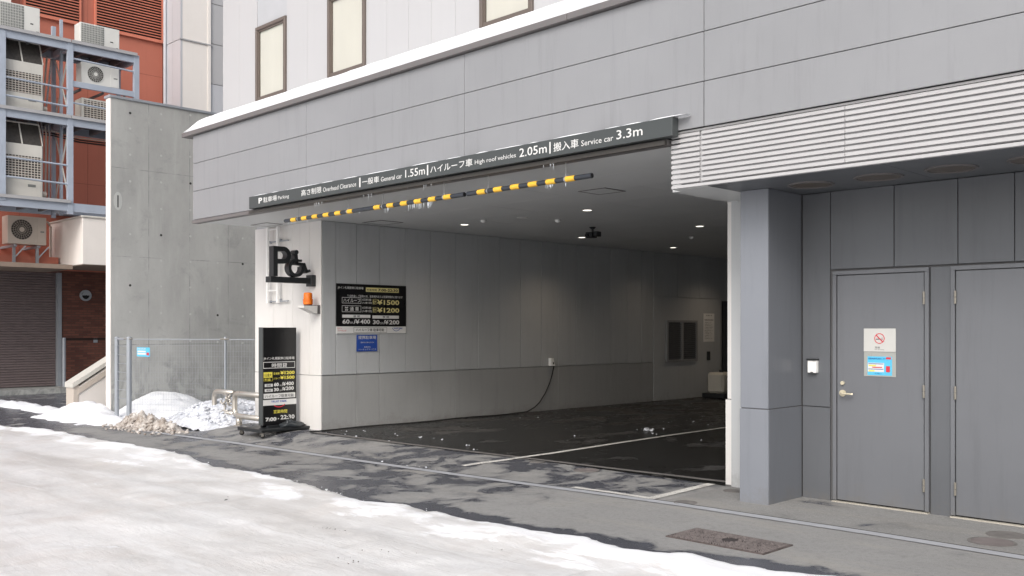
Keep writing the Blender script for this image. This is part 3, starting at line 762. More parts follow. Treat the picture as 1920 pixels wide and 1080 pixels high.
# ------------------------------------------------------------------ price boards
fw = FX(-12.735)
Yw = lambda p: onX(p, -12.735)
def Zw(px, py): return zat(-12.735, Yw(px), py)
pb = thing('price_board', 'black parking price board with white and yellow figures on the garage wall', 'sign', (-12.74, 9.48, 1.53))
link('board', B(-12.749, -12.735, 8.78, 10.19, 1.645, 2.33), M['black'], pb)
link('lower_board', B(-12.749, -12.736, 8.78, 10.19, 1.53, 1.642), M['white_print'], pb)
def uv(px): return Yw(px)
W_, Yl, Yp, K_, R_, Bl = (bmesh.new() for _ in range(6))
def T(bm_, s_, p0, p1, v0, v1, bold=.0, t=.0015): text(bm_, s_, Yw(p0), Yw(p1), v0, v1, fw, t, bold)
def zz(k): return 2.33 - (k - 82) / (655 - 82) * .685     # rows measured on the enlarged photograph
def pp(k): return 620 + k * 160 / 1152
T(W_, 'JRイン札幌駅南口駐車場', pp(95), pp(440), zz(158), zz(118), .02)
rect(Yp, Yw(pp(475)), Yw(pp(918)), zz(182), zz(122), fw, .0012)
T(K_, '営業時間', pp(485), pp(620), zz(168), zz(140), .02, .003); T(K_, '7:00-22:30', pp(640), pp(905), zz(172), zz(134), .03, .003)
T(W_, '「1日料金」ご利用の方、駐車場内または営業時間内に限ります', pp(228), pp(970), zz(262), zz(228), .02)
for a, b, s_ in ((265, 345, 'ハイルーフ'), (375, 462, '普 通 車')):
    outline(W_, Yw(pp(152)), Yw(pp(410)), zz(b), zz(a), .006, fw, .0015)
    T(W_, s_, pp(170) if 'ハ' in s_ else pp(188), pp(398) if 'ハ' in s_ else pp(380), zz(b - 14), zz(a + 14), .03)
    T(W_, '1日料金', pp(425), pp(550), zz(a + 42), zz(a + 10), .03); T(W_, '(入庫1回)', pp(422), pp(556), zz(b + 4), zz(a + 56), .01)
T(Yp, '最大', pp(572), pp(612), zz(345), zz(290), .02); T(Yp, '最大', pp(572), pp(612), zz(455), zz(400), .02)
outline(Yp, Yw(pp(568)), Yw(pp(616)), zz(352), zz(280), .004, fw, .0014); outline(Yp, Yw(pp(568)), Yw(pp(616)), zz(464), zz(392), .004, fw, .0014)
T(Yp, '¥1500', pp(625), pp(925), zz(356), zz(286), .025); T(Yp, '¥1200', pp(625), pp(925), zz(464), zz(396), .025)
rect(W_, Yw(pp(155)), Yw(pp(535)), zz(540), zz(498), fw, .0012); rect(W_, Yw(pp(562)), Yw(pp(920)), zz(548), zz(504), fw, .0012)
T(K_, '昼 間', pp(305), pp(392), zz(534), zz(506), .03, .003); T(K_, '夜 間', pp(700), pp(785), zz(540), zz(512), .03, .003)
T(W_, '60', pp(158), pp(255), zz(622), zz(562), .025); T(W_, '分', pp(262), pp(298), zz(622), zz(588), .02); T(W_, '/¥', pp(308), pp(390), zz(622), zz(562), .02); T(W_, '400', pp(400), pp(532), zz(622), zz(560), .025)
T(W_, '30', pp(570), pp(660), zz(626), zz(568), .025); T(W_, '分', pp(668), pp(706), zz(626), zz(592), .02); T(W_, '/¥', pp(712), pp(780), zz(626), zz(568), .02); T(W_, '200', pp(790), pp(925), zz(628), zz(568), .025)
T(R_, 'コイン', pp(88), pp(150), 1.60, 1.625, .02); T(R_, 'パーキング', pp(95), pp(212), 1.56, 1.592, .03)
outline(K_, Yw(pp(310)), Yw(pp(758)), 1.543, 1.63, .004, fw, .002); T(K_, 'ハイルーフ車 駐車可能', pp(340), pp(720), 1.562, 1.612, .02, .003)
T(Bl, 'TRUST PARK', pp(848), pp(970), 1.60, 1.625, .03)
ring(9.98, 1.66, .088, .096, radians(205), radians(325), fw, .001, .002, Bl, n=14)
for n_, b_, m_ in (('white_lettering', W_, 'white_print'), ('yellow_lettering', Yp, 'yellow_pale'), ('black_lettering', K_, 'black_print'), ('red_lettering', R_, 'red_print'), ('blue_lettering', Bl, 'blue_print')): link(n_, b_, M[m_], pb)
bp = thing('blue_notice', 'small blue notice with white writing below the black price board', 'sign', (-12.74, 9.38, 1.23))
link('board', B(-12.749, -12.738, 9.18, 9.585, 1.235, 1.505), M['blue_print'], bp)
bm = bmesh.new(); text(bm, '提携駐車場', 9.205, 9.56, 1.435, 1.49, fw, -.001, .03); text(bm, '近隣の方もご利用いただけます', 9.25, 9.52, 1.37, 1.392, fw, -.001, .01); text(bm, '管理会社', 9.32, 9.45, 1.295, 1.318, fw, -.001, .01); text(bm, 'パーキングサービス', 9.21, 9.56, 1.255, 1.28, fw, -.001, .01)
link('lettering', bm, M['white_print'], bp)

# standing sign with wheels
xs_ = -13.30; y0s, y1s = 7.80, 8.40
ss = thing('standing_sign', 'tall black standing price sign on a wheeled base in front of the pillar', 'sign', (xs_, 8.1, -.08))
link('panel', B(xs_ - .125, xs_, y0s, y1s, .09, 1.625, bev=.004), M['black'], ss)
link('edge_strip', B(xs_ - .126, xs_ - .004, y0s - .006, y0s - .001, .09, 1.627), M['sign_grey'], ss)
f2 = FX(xs_)
def su(k): return onX(460 + k / 5.14, xs_)
def sv(k): return zat(xs_, 8.1, 610 + k / 5.14)
W_, Yl, K_, Bl, R_ = (bmesh.new() for _ in range(5))
def T2(bm_, s_, a, b, lo, hi, bold=.0, t=.002): text(bm_, s_, su(a), su(b), sv(lo), sv(hi), f2, t, bold)
T2(W_, 'JRイン札幌駅南口駐車場', 175, 472, 334, 303, .03)
outline(W_, su(172), su(478), sv(412), sv(350), .008, f2, .002); T2(W_, '時間貸', 255, 402, 404, 364, .04)
rect(Yl, su(176), su(258), sv(500), sv(450), f2, .0015); T2(K_, '1日最大', 182, 252, 492, 460, .02, .003); T2(Yl, '料金', 185, 245, 530, 506, .02)
outline(Yl, su(176), su(262), sv(533), sv(448), .003, f2, .0012)
T2(Yl, '普通車', 270, 330, 474, 452, .01); T2(Yl, 'ハイルーフ', 270, 330, 520, 500, .01)
T2(Yl, '¥1200', 336, 474, 474, 440, .03); T2(Yl, '¥1500', 336, 474, 520, 487, .03)
rect(W_, su(186), su(264), sv(588), sv(560), f2, .0015); rect(W_, su(186), su(264), sv(636), sv(608), f2, .0015)
T2(K_, '昼間', 202, 246, 584, 565, .02, .003); T2(K_, '夜間', 202, 246, 632, 613, .02, .003)
T2(W_, '60', 275, 322, 586, 550, .05); T2(W_, '分', 328, 346, 586, 570, .02); T2(W_, '/¥', 350, 388, 586, 548, .02); T2(W_, '400', 390, 466, 582, 546, .03)
T2(W_, '30', 275, 322, 634, 600, .05); T2(W_, '分', 328, 346, 634, 618, .02); T2(W_, '/¥', 350, 388, 632, 596, .02); T2(W_, '200', 390, 466, 628, 592, .03)
rect(W_, su(176), su(480), sv(700), sv(652), f2, .0015); T2(K_, 'ハイルーフ駐車可能', 190, 466, 694, 662, .03, .003)
rect(W_, su(170), su(492), sv(766), sv(712), f2, .0015); T2(Bl, 'TRUST PARK', 248, 400, 740, 722, .03, .003)
ring(su(325), sv(690), .150, .163, radians(235), radians(312), f2, .002, .003, R_, n=14)
T2(Yl, '営業時間', 272, 402, 846, 812, .03); T2(W_, '7:00', 194, 300, 918, 880, .05); T2(W_, '▸', 314, 326, 906, 890, .0); T2(W_, '22:30', 338, 474, 908, 866, .025)
for n_, b_, m_ in (('white_lettering', W_, 'white_print'), ('yellow_lettering', Yl, 'yellow_print'), ('black_lettering', K_, 'black_print'), ('blue_lettering', Bl, 'blue_print'), ('red_swoosh', R_, 'red_print')): link(n_, b_, M[m_], ss)
zb = -.075
bm = bmesh.new()
for y in (7.62, 8.58): B(xs_ - .42, xs_ + .30, y - .03, y + .03, zb + .085, zb + .135, bm, bev=.005)
B(xs_ - .34, xs_ + .24, 7.651, 8.549, zb + .09, zb + .13, bm, bev=.005)
for x in (xs_ - .12, xs_ + .06): B(x - .03, x + .03, 7.84, 8.36, zb + .131, zb + .165, bm)
link('base_frame', bm, M['dark'], ss)
for x in (xs_ - .37, xs_ + .25):
    for y in (7.62, 8.58):
        ca = link('caster', tube([(x - .014, y + .02, zb + .037), (x + .014, y + .02, zb + .037)], .036, n=14), M['rubber'], ss)
        cb_ = bmesh.new(); B(x - .022, x - .016, y - .01, y + .03, zb + .03, zb + .085, cb_); B(x + .016, x + .022, y - .01, y + .03, zb + .03, zb + .085, cb_); link('fork', cb_, M['steel'], ca)
# weight bag on the base
def blob(cx, cy, z0, rx, ry, h, amp, n=18, m=8, seed=0, bm=None):
    bm = bm or bmesh.new(); R = []
    for j in range(m + 1):
        t = j / m; r = cos(t * pi / 2) ** .6; z = sin(t * pi / 2) * h; R.append([])
        for k in range(n):
            a = 2 * pi * k / n; q = 1 + amp * noise.noise(Vector((cos(a) * 2 + seed, sin(a) * 2, t * 3)))
            R[-1].append(bm.verts.new((cx + cos(a) * rx * r * q, cy + sin(a) * ry * r * q, z0 + z * (1 + amp * .6 * noise.noise(Vector((cos(a) * 1.5, sin(a) * 1.5 + seed, 7)))))))
        if j == m: break
    for a, b in zip(R, R[1:]):
        for k in range(n): bm.faces.new((a[k], a[(k + 1) % n], b[(k + 1) % n], b[k]))
    bm.faces.new(R[0][::-1]); return bm
bm = blob(xs_ + .15, 8.22, zb + .131, .11, .22, .085, .6, seed=3); blob(xs_ + .17, 8.16, zb + .13, .06, .08, .125, .6, seed=9, bm=bm)
o = link('weight_bag', bm, M['bag'], None, (xs_ + .16, 8.28, zb + .13), smooth=True); tag(o, 'crumpled black weight bag lying on the base of the standing sign', 'bag')

# cables: garage wall outlet cord and cord along the floor
ox, oy, oz = -12.735, onX(1033, -12.735), zat(-12.735, onX(1033, -12.735), 678)
ob = thing('outlet_box', 'small white outlet box above the wall joint inside the garage', 'outlet', (ox, oy, oz))
bm = bmesh.new(); prism([(oy - .07, oz - .08), (oy + .045, oz - .08), (oy + .0, oz + .07), (oy - .07, oz + .07)], fw, 0, .07, bm); link('cover', bm, M['white'], ob)
link('outlet_slot', B(ox + .071, ox + .074, oy - .02, oy + .01, oz - .05, oz - .01), M['black'], ob)
pts = [(ox + .05, oy + .03, oz - .09)]
for px, py in ((1036, 700), (1030, 720), (1022, 738), (1012, 754), (1002, 764)):
    pts.append((ox + .05, onX(px, ox + .05), zat(ox + .05, onX(px, ox + .05), py)))
y = pts[-1][1]; pts += [(ox + .10, y - .25, .03), (ox + .12, y - .8, .018)]
while y > 9.0: y -= .5; pts.append((ox + .10 + .05 * sin(y * 3), y - .6, .018))
pts.append((ox + .1, 8.35, .01)); pts.append((-12.9, 8.30, -.01)); pts.append((-13.1, 8.45, -.03))
o = link('power_cord', tube(pts, .011, n=6), M['rubber'], None, (ox + .1, 12, .01), smooth=True); tag(o, 'black power cord drooping from the outlet box and running along the garage wall', 'cord')

# vents, notice, tank on garage wall
xv = -12.738
gv = thing('wall_vent', 'double louvred vent set low in the garage side wall', 'vent', (xv, 18.2, .85))
ya, yb = onX(1247.5, xv), onX(1305, xv); ym = (ya + yb) / 2; z0, z1 = .86, 1.80
bm = bmesh.new()
for a, b in ((ya, ya + .06), (ym - .04, ym + .04), (yb - .05, yb)): B(xv, xv + .05, a, b, z0 + .051, z1 - .051, bm)
B(xv, xv + .05, ya, yb, z0, z0 + .05, bm); B(xv, xv + .05, ya, yb, z1 - .05, z1, bm); link('vent_frame', bm, M['facade'], gv)
link('vent_back', B(xv + .001, xv + .006, ya + .06, yb - .05, z0 + .05, z1 - .05), M['black'], gv)
for a, b in ((ya + .062, ym - .042), (ym + .042, yb - .052)):
    for k in range(18):
        z = z0 + .065 + k * .0455
        bm = bmesh.new(); prism([(xv + .008, z + .03), (xv + .042, z), (xv + .042, z + .008), (xv + .008, z + .038)], lambda u, v, t: Vector((u, t, v)), a, b, bm); link('vent_slat', bm, M['recess'], gv)
wn = thing('rules_notice', 'narrow white notice with lines of small print beside the vent', 'notice', (xv, 19.4, 1.3))
ya, yb = onX(1319, xv), onX(1339, xv); link('board', B(xv - .003, xv + .006, ya, yb, 1.30, 1.97), M['white'], wn)
bm = bmesh.new(); f3 = FX(xv + .006)
text(bm, 'お知らせ', ya + .1, yb - .1, 1.91, 1.94, f3, .002, .02); text(bm, '駐車場利用規約', ya + .04, yb - .04, 1.80, 1.83, f3, .002, .02)
for k in range(11): text(bm, random.choice(('駐車場内では係員の指示に従ってください', '場内での事故盗難等は一切責任を負いません', '車内に貴重品を置かないでください')), ya + .04, yb - .04 - .1 * random.random(), 1.745 - k * .038, 1.765 - k * .038, f3, .002)
link('lettering', bm, M['black_print'], wn)
sw = link('switch_plate', B(xv - .004, xv + .03, onX(1325, xv), onX(1330, xv), .86, 1.07, bev=.004), M['dark'], None, (xv, 19.3, .95)); tag(sw, 'small dark switch plate on the garage wall under the white notice', 'switch')
tk = thing('plastic_tank', 'white plastic tank standing on a dark dolly at the back of the garage', 'tank', (-12.2, 19.0, .01))
bm = B(-12.42, -11.98, 18.78, 19.32, .13, .60, bev=.05); link('tank_body', bm, M['tank'], tk)
link('tank_cap', lathe([(.05, 0), (.05, .05)], -12.2, 19.05, .60), M['dark'], tk); link('dolly', B(-12.5, -11.9, 18.7, 19.4, .02, .125, bev=.01), M['dark'], tk)
bm = bmesh.new(); ft = FX(-11.98); prism([(19.02, .46), (19.14, .46), (19.08, .38)], ft, .001, .003, bm); ring(19.08, .29, .025, .05, 0, 2 * pi, ft, .001, .003, bm, n=14); link('printed_marks', bm, M['dark'], tk)

# ------------------------------------------------------------------ ceiling lamps and fixtures
def downlight(x, y, lit, lab):
    t = thing('downlight', lab, 'ceiling light', (x, y, 3.312), 'round downlights in the garage ceiling')
    link('trim_ring', ring(x, y, .065, .085, 0, 2 * pi, FZ(3.311), -.006, 0, n=20), M['lamp_off'], t)
    link('lens', disc(x, y, .064, FZ(3.311), -.004, -.001), M['lamp_on'] if lit else M['lamp_off'], t)
    if lit:
        ld = bpy.data.lights.new('lamp_light', 'SPOT'); lo = bpy.data.objects.new('lamp_light', ld); C.objects.link(lo)
        lo.parent = t; lo.location = (0, 0, -.02); ld.energy = lit * 1.5; ld.spot_size = radians(130); ld.spot_blend = 1; ld.color = (1, .80, .60); ld.shadow_soft_size = .06
for px, py, lit, lab in ((871, 421, 14, 'lit downlight leftmost in the garage ceiling near the side wall'), (979, 408, 0, 'unlit downlight between the camera box and the side wall, front row'),
                         (1101, 394, 8, 'bright downlight in front of the black ceiling camera'), (1091, 445, 22, 'lit downlight just behind the black ceiling camera'),
                         (1312, 424, 8, 'lit downlight highest at the right end of the garage ceiling'), (1262, 464, 9, 'small lit downlight deepest in the garage near the vent')):
    x, y = onZ(px, py, 3.31); downlight(x, y, lit, lab)
downlight(-11.65, 19.0, 22, 'lit downlight at the very back of the garage ceiling behind the column')
def dome(px, py, lab):
    x, y = onZ(px, py, 3.28)
    t = thing('ceiling_sensor', lab, 'sensor', (x, y, 3.31), 'small ceiling sensors'); link('sensor_base', lathe([(.055, 0), (.055, .012)], x, y, 3.298, n=16), M['lamp_off'], t)
    link('sensor_dome', lathe([(.012, 0), (.03, .008), (.042, .022), (.045, .034)], x, y, 3.264, n=16), M['white'], t, smooth=True)
dome(906, 416, 'small white dome sensor next to the leftmost downlight'); dome(1046, 416, 'small pale dome sensor left of the black ceiling camera'); dome(1297, 447, 'small white dome sensor at the right end of the garage ceiling')
x, y = onZ(1111, 426, 3.31)
cc = thing('ceiling_camera', 'black ceiling mounted camera cluster hanging inside the garage', 'camera', (x, y, 3.31))
link('mount', lathe([(.03, 0), (.06, .03)], x, y, 3.28, n=14), M['dark'], cc); link('arm', tube([(x, y, 3.28), (x, y, 3.22)], .018), M['dark'], cc)
link('housing', B(x - .09, x + .05, y - .09, y + .07, 3.13, 3.225, bev=.012), M['dark'], cc); link('housing', B(x + .055, x + .12, y - .05, y + .09, 3.15, 3.235, bev=.01), M['dark'], cc)
link('camera_lens', tube([(x - .03, y - .09, 3.17), (x - .03, y - .13, 3.165)], .03, n=12), M['black'], cc)
hc = [onZ(*p, 3.31) for p in ((1085.6, 358.9), (1123, 364.6), (1170, 357.6), (1134, 351.8))]
hx0, hx1 = min(p[0] for p in hc), max(p[0] for p in hc); hy0, hy1 = min(p[1] for p in hc), max(p[1] for p in hc)
def hatch(x0, x1, y0, y1, lab):
    t = thing('ceiling_hatch', lab, 'hatch', ((x0 + x1) / 2, (y0 + y1) / 2, 3.31), 'ceiling access hatches')
    bm = bmesh.new(); B(x0, x1, y0, y0 + .02, 3.304, 3.3115, bm); B(x0, x1, y1 - .02, y1, 3.304, 3.3115, bm); B(x0, x0 + .02, y0 + .021, y1 - .021, 3.304, 3.3115, bm); B(x1 - .02, x1, y0 + .021, y1 - .021, 3.304, 3.3115, bm)
    link('hatch_frame', bm, M['cap'], t); link('hatch_lid', B(x0 + .021, x1 - .021, y0 + .021, y1 - .021, 3.3065, 3.3115), M['ceil'], t)
hatch(hx0, hx1, hy0, hy1, 'square access hatch in the ceiling behind the rightmost striped bar')
x, y = onZ(715, 417, 3.31); hatch(x - .25, x + .25, y - .2, y + .25, 'square access hatch in the ceiling near the beige pillar')
x, y = onZ(500, 421, 3.31); hatch(x - .25, x + .25, y - .15, y + .15, 'recessed hatch in the soffit above the white conduit ladder')

# ------------------------------------------------------------------ doors
def door(x0, x1, hinge_left, lab, handle=True, z1=2.135):
    d = thing('steel_door', lab, 'door', ((x0 + x1) / 2, YD, 0), 'flush grey service doors'); y = YD
    bm = bmesh.new(); B(x0, x0 + .035, y - .012, y + .028, .02, z1 - .036, bm, bev=.002); B(x1 - .035, x1, y - .012, y + .028, .02, z1 - .036, bm, bev=.002); B(x0, x1, y - .012, y + .028, z1 - .035, z1, bm, bev=.002)
    link('door_frame', bm, M['door'], d)
    link('gap_seal', B(x0 + .036, x1 - .036, y + .012, y + .027, .012, z1 - .036), M['black'], d)
    link('leaf', B(x0 + .043, x1 - .043, y - .004, y + .011, .025, z1 - .043, bev=.002), M['door'], d)
    link('sill', B(x0, x1, y - .035, y + .027, -.02, .012, bev=.002), M['sill'], d)
    hx = x0 + .04 if hinge_left else x1 - .04
    for z in (1.87, 1.06, .245):
        h = link('hinge', tube([(hx, y - .016, z - .055), (hx, y - .016, z - .002)], .010, n=10), M['hinge'], d)
        link('hinge_knuckle', tube([(hx, y - .016, z + .002), (hx, y - .016, z + .055)], .010, n=10), M['hinge'], h)
    if handle:
        kx = onY(1580, y - .01); kz = zat(kx, y, 718); link('lock_cylinder', disc(kx, kz, .018, FY(y - .0045), 0, .018, n=16), M['brass'], d)
        kz = zat(kx, y, 737); kx = onY(1581, y); rs = link('rose', disc(kx, kz, .031, FY(y - .0045), 0, .012, n=20), M['brass'], d)
        link('handle', tube([(kx, y - .017, kz), (kx, y - .05, kz), (kx + .012, y - .058, kz), (kx + .10, y - .056, kz - .003), (kx + .112, y - .048, kz - .003)], .009, n=10), M['brass'], rs)
door(onY(1562, YD), onY(1742, YD), False, 'grey steel door with lever handle and two notices, beside the column')
door(onY(1783, YD), onY(1783, YD) + .98, True, 'plain grey steel door at the right edge with hinges on its left', handle=False)
# door notices
yn = YD - .006; fn = FY(yn); xn0, xn1 = onY(1620, yn), onY(1680, yn)
zt, zm, zl = zat(xn0, yn, 616), zat(xn0, yn, 659), zat(xn0, yn, 705)
nn = thing('no_smoking_plate', 'white plate with a red no smoking symbol on the left door', 'sign', ((xn0 + xn1) / 2, yn, zm))
link('plate', B(xn0, xn1, yn - .006, yn, zm, zt, bev=.001), M['plate_white'], nn); fp = FY(yn - .006)
cx0 = (xn0 + xn1) / 2; cz = zm + (zt - zm) * .57; R0 = .0465
bm = ring(cx0, cz, R0 - .006, R0, 0, 2 * pi, fp, .001, .003, n=28); prism([(cx0 - .030 - .003, cz + .030 - .003), (cx0 + .030 - .003, cz - .030 - .003), (cx0 + .030 + .003, cz - .030 + .003), (cx0 - .030 + .003, cz + .030 + .003)], fp, .0012, .0035, bm); link('red_ring', bm, M['red_print'], nn)
bm = bmesh.new(); rect(bm, cx0 - .033, cx0 + .014, cz - .010, cz - .002, fp, .001); rect(bm, cx0 + .017, cx0 + .022, cz - .010, cz - .002, fp, .001); rect(bm, cx0 + .025, cx0 + .029, cz - .010, cz - .002, fp, .001); rect(bm, cx0 + .022, cx0 + .027, cz + .002, cz + .009, fp, .001)
text(bm, '禁煙', cx0 - .042, cx0 + .004, zm + .028, zm + .046, fp, .001); text(bm, 'No Smoking', cx0 - .042, cx0 + .042, zm + .014, zm + .023, fp, .001); link('black_print', bm, M['sign_grey'], nn)
po = thing('notice_poster', 'bright blue notice card under the no smoking plate', 'notice', ((xn0 + xn1) / 2, yn, zl))
link('holder', B(xn0 + .002, xn1 + .001, yn - .004, yn, zl, zm - .003), M['acrylic'], po); fq = FY(yn - .004)
pa, pb_ = onY(1627, yn), onY(1673, yn); q0, q1 = zat(pa, yn, 703), zat(pa, yn, 668)
link('card', rect(bmesh.new(), pa, pb_, q0, q1, fq, .001), M['cyan_print'], po)
hgt = q1 - q0; wid = pb_ - pa
Wb = rect(bmesh.new(), pa + .02 * wid, pa + .68 * wid, q0 + .18 * hgt, q0 + .66 * hgt, fq, .002)
link('white_box', Wb, M['white_print'], po)
bm = bmesh.new(); text(bm, '放置自転車等は撤去します', pa + .04 * wid, pa + .74 * wid, q0 + .84 * hgt, q0 + .93 * hgt, fq, .003, .02)
for k, q in enumerate((.59, .31)): rect(bm, pa + .04 * wid, pa + .66 * wid, q0 + q * hgt, q0 + (q + .035) * hgt, fq, .003)
text(bm, 'お願い', pa + .3 * wid, pa + .6 * wid, q0 + .06 * hgt, q0 + .12 * hgt, fq, .003); link('dark_print', bm, M['blue_print'], po)
link('yellow_print', rect(bmesh.new(), pa + .05 * wid, pa + .35 * wid, q0 + .48 * hgt, q0 + .55 * hgt, fq, .0035), M['yellow_print'], po)
bm = rect(bmesh.new(), pa + .05 * wid, pa + .3 * wid, q0 + .20 * hgt, q0 + .27 * hgt, fq, .0035); link('yellow_print', bm, M['yellow_print'], po)
bm = bmesh.new(); rect(bm, pa + .76 * wid, pa + .96 * wid, q0 + .86 * hgt, q0 + .97 * hgt, fq, .003); rect(bm, pa + .76 * wid, pa + .92 * wid, q0 + .18 * hgt, q0 + .50 * hgt, fq, .003); rect(bm, pa + .2 * wid, pa + .6 * wid, q0 + .40 * hgt, q0 + .45 * hgt, fq, .0035); link('red_print', bm, M['red_print'], po)
# hooded box on the recess wall
mx = onY(1527, YD); mz = zat(mx, YD, 686)
mb = thing('wall_box', 'small white hooded box on the grey wall between column and door', 'switch box', (mx, YD, mz - .07))
link('box_body', B(mx - .045, mx + .043, YD - .05, YD - .001, mz - .065, mz + .052, bev=.004), M['white'], mb); link('hood', B(mx - .05, mx + .048, YD - .065, YD - .001, mz + .054, mz + .068, bev=.002), M['dark'], mb); link('latch', B(mx - .012, mx + .012, YD - .056, YD - .051, mz - .062, mz - .055), M['dark'], mb)

# ------------------------------------------------------------------ concrete wall
XC = -19.58
cw = thing('concrete_wall', 'tall bare concrete wall with tie holes between the brick building and the pillar', 'wall', (XC, 8, -.2))
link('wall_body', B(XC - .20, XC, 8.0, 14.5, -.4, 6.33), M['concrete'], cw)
link('lit_end_face', B(XC - .205, XC + .004, 7.975, 7.999, -.4, 6.33, bev=.002), M['cream_wall'], cw)  # pale slab: light on the wall's street end put into the colour
link('coping', B(XC - .24, XC + .03, 7.95, 14.5, 6.332, 6.385, bev=.004), M['galv'], cw)
fc = FX(XC)
for i, px in enumerate((245, 284, 303, 340, 358, 395, 412, 450)): pass
for r, py in enumerate((212, 241, 290, 340, 390, 439, 487, 535, 585, 635)):
    for c_, px in enumerate((244, 302, 357, 408, 455)):
        Y = onX(px, XC); z = zat(XC, Y, py + (c_ * 2)); dark = (r * 5 + c_ * 3) % 7 == 0
        if z < .4: continue
        link('tie_hole', disc(Y, z, .026 if dark else .024, fc, .0, .003, n=10), M['hole'] if dark else M['plug'], cw)
Y = onX(221, XC); z = zat(XC, Y, 377); link('repair_patch', disc(Y, z, .0001, fc, 0, .001, n=3), M['plug'], cw) if False else None
bm = prism([(Y + .09 * cos(2 * pi * k / 14) , z + .19 * sin(2 * pi * k / 14)) for k in range(14)], fc, 0, .004); link('repair_patch', bm, M['plug'], cw)
link('slot', B(XC + .004, XC + .006, Y - .012, Y + .012, z - .13, z + .12), M['hole'], cw)

# ------------------------------------------------------------------ mesh fence
YFn = 7.80
fe = thing('mesh_fence', 'low grey wire mesh fence with round posts in front of the concrete wall', 'fence', (-17.2, 8.4, -.2))
FP0 = Vector((onY(242, 7.8), 7.8, 0)); FD = (Vector((onY(422.5, 8.9), 8.9, 0)) - FP0); FL = FD.length; FD.normalize()
def fpt(s_, z, off=0): return FP0 + FD * s_ + Vector((FD.y, -FD.x, 0)) * off + Vector((0, 0, z))
pL = Vector((onY(219, 7.8), 7.8, 0)); FE = FL + 1.75
for p_, r in ((pL, .042), (FP0, .048), (fpt(FL, 0), .022)):
    p = link('post', tube([(p_.x, p_.y, -.3), (p_.x, p_.y, 1.42)], r, n=14), M['galv'], fe); link('post_cap', lathe([(r + .006, 0), (r + .004, .02), (r * .4, .035)], p_.x, p_.y, 1.42, n=14), M['galv'], p)
link('top_rail', tube([fpt(0, 1.405), fpt(FE, 1.405)], .008), M['galv'], fe); link('top_rail', tube([(pL.x, pL.y, 1.405), (FP0.x, FP0.y, 1.405)], .02), M['galv'], fe)
bm = bmesh.new(); x = .08
while x < FE: tube([fpt(x, 0, .02), fpt(x, 1.39, .02)], .0017, bm, n=3, caps=False); x += .056
for k in range(14): z = .05 + k * .103; tube([fpt(.05, z, .023), fpt(FE, z, .023)], .0017, bm, n=3, caps=False)
link('wire_mesh', bm, M['galv'], fe, kind='stuff')
for k in range(7): z = .25 + k * .17; link('side_rung', tube([(pL.x, pL.y - .02, z), (FP0.x, FP0.y - .02, z)], .005, n=5), M['galv'], fe)
for q in (0, FL): a = fpt(q - .09, 1.41, .03); b = fpt(q + .09, 1.41, .03); link('clamp', tube([a, b], .012, n=6), M['hinge'], fe)
fx0, fx1 = onY(257, 7.86), onY(281, 7.86); z0, z1 = zat(fx0, 7.86, 668), zat(fx0, 7.86, 651)
fsn = thing('fence_notice', 'small light blue notice tied to the wire mesh fence', 'notice', ((fx0 + fx1) / 2, 7.86, z0))
link('card', B(fx0, fx1, 7.856, 7.86, z0, z1), M['cyan_print'], fsn); ff = FY(7.856)
bm = bmesh.new(); W1 = fx1 - fx0; text(bm, '放置自転車', fx0 + .04 * W1, fx0 + .7 * W1, z0 + .75 * (z1 - z0), z0 + .93 * (z1 - z0), ff, .001, .03); rect(bm, fx0 + .05 * W1, fx0 + .7 * W1, z0 + .2 * (z1 - z0), z0 + .4 * (z1 - z0), ff, .001); rect(bm, fx0 + .05 * W1, fx0 + .7 * W1, z0 + .48 * (z1 - z0), z0 + .64 * (z1 - z0), ff, .001); link('white_print', bm, M['white_print'], fsn)
bm = rect(bmesh.new(), fx0 + .76 * W1, fx0 + .95 * W1, z0 + .15 * (z1 - z0), z0 + .45 * (z1 - z0), ff, .001); link('red_print', bm, M['red_print'], fsn)

# ------------------------------------------------------------------ stainless guard rails
def guard(xa, xb, y, za, zb_, legx, lab, zg, r=.045):
    t = thing('pipe_guard', lab, 'guard rail', (legx, y, zg), 'stainless pipe guards beside the pillar')
    R = .12; pts = [(xb, y, zb_)]
    def arc(cx, cz, a0, a1):
        for k in range(7): a = radians(a0 + (a1 - a0) * k / 6); pts.append((cx + R * cos(a), y, cz + R * sin(a)))
    arc(xa + R, zb_ - R, 90, 180); arc(xa + R, za + R, 180, 270); pts.append((xb, y, za))
    link('hoop', tube(pts, r, n=14), M['steel'], t, smooth=True)
    link('leg', tube([(legx, y + .02, zg), (legx, y + .02, za - r * .5)], r * 1.15, n=14), M['steel'], t, smooth=True)
    link('foot_plate', tube([(legx, y + .02, zg), (legx, y + .02, zg + .012)], r * 2, n=16), M['steel'], t)
    for z in (za, zb_): link('end_bolt', tube([(xb + .001, y, z), (xb + .03, y, z)], r * .6, n=10), M['steel'], t)
    return t
yg = 8.12
xg = onY(440, yg)
guard(xg, -13.72, yg, zat(xg, yg, 779) , zat(xg, yg, 737), onY(446, yg), 'stainless pipe guard reaching behind the standing sign', gz(xg, yg))
yg2 = 8.36; xg2 = onY(402, yg2)
guard(xg2, onY(438, yg2), yg2, zat(xg2, yg2, 771), zat(xg2, yg2, 733), onY(431, yg2), 'stainless pipe guard at the left, nearest the snow heap', gz(xg2, yg2))
bm = bmesh.new(); cxk = onY(428, 8.24)
for k in range(9):
    a = random.uniform(0, 6.28); p = Vector((cxk + random.uniform(-.12, .08), 8.24 + random.uniform(-.04, .04), .30 + random.uniform(-.09, .16)))
    q = [p + Vector((.055 * cos(a + s_), .02 * sin(3 * s_ + k), .055 * sin(a + s_))) for s_ in [j * .6 for j in range(7)]]; tube(q, .016, bm, n=6)
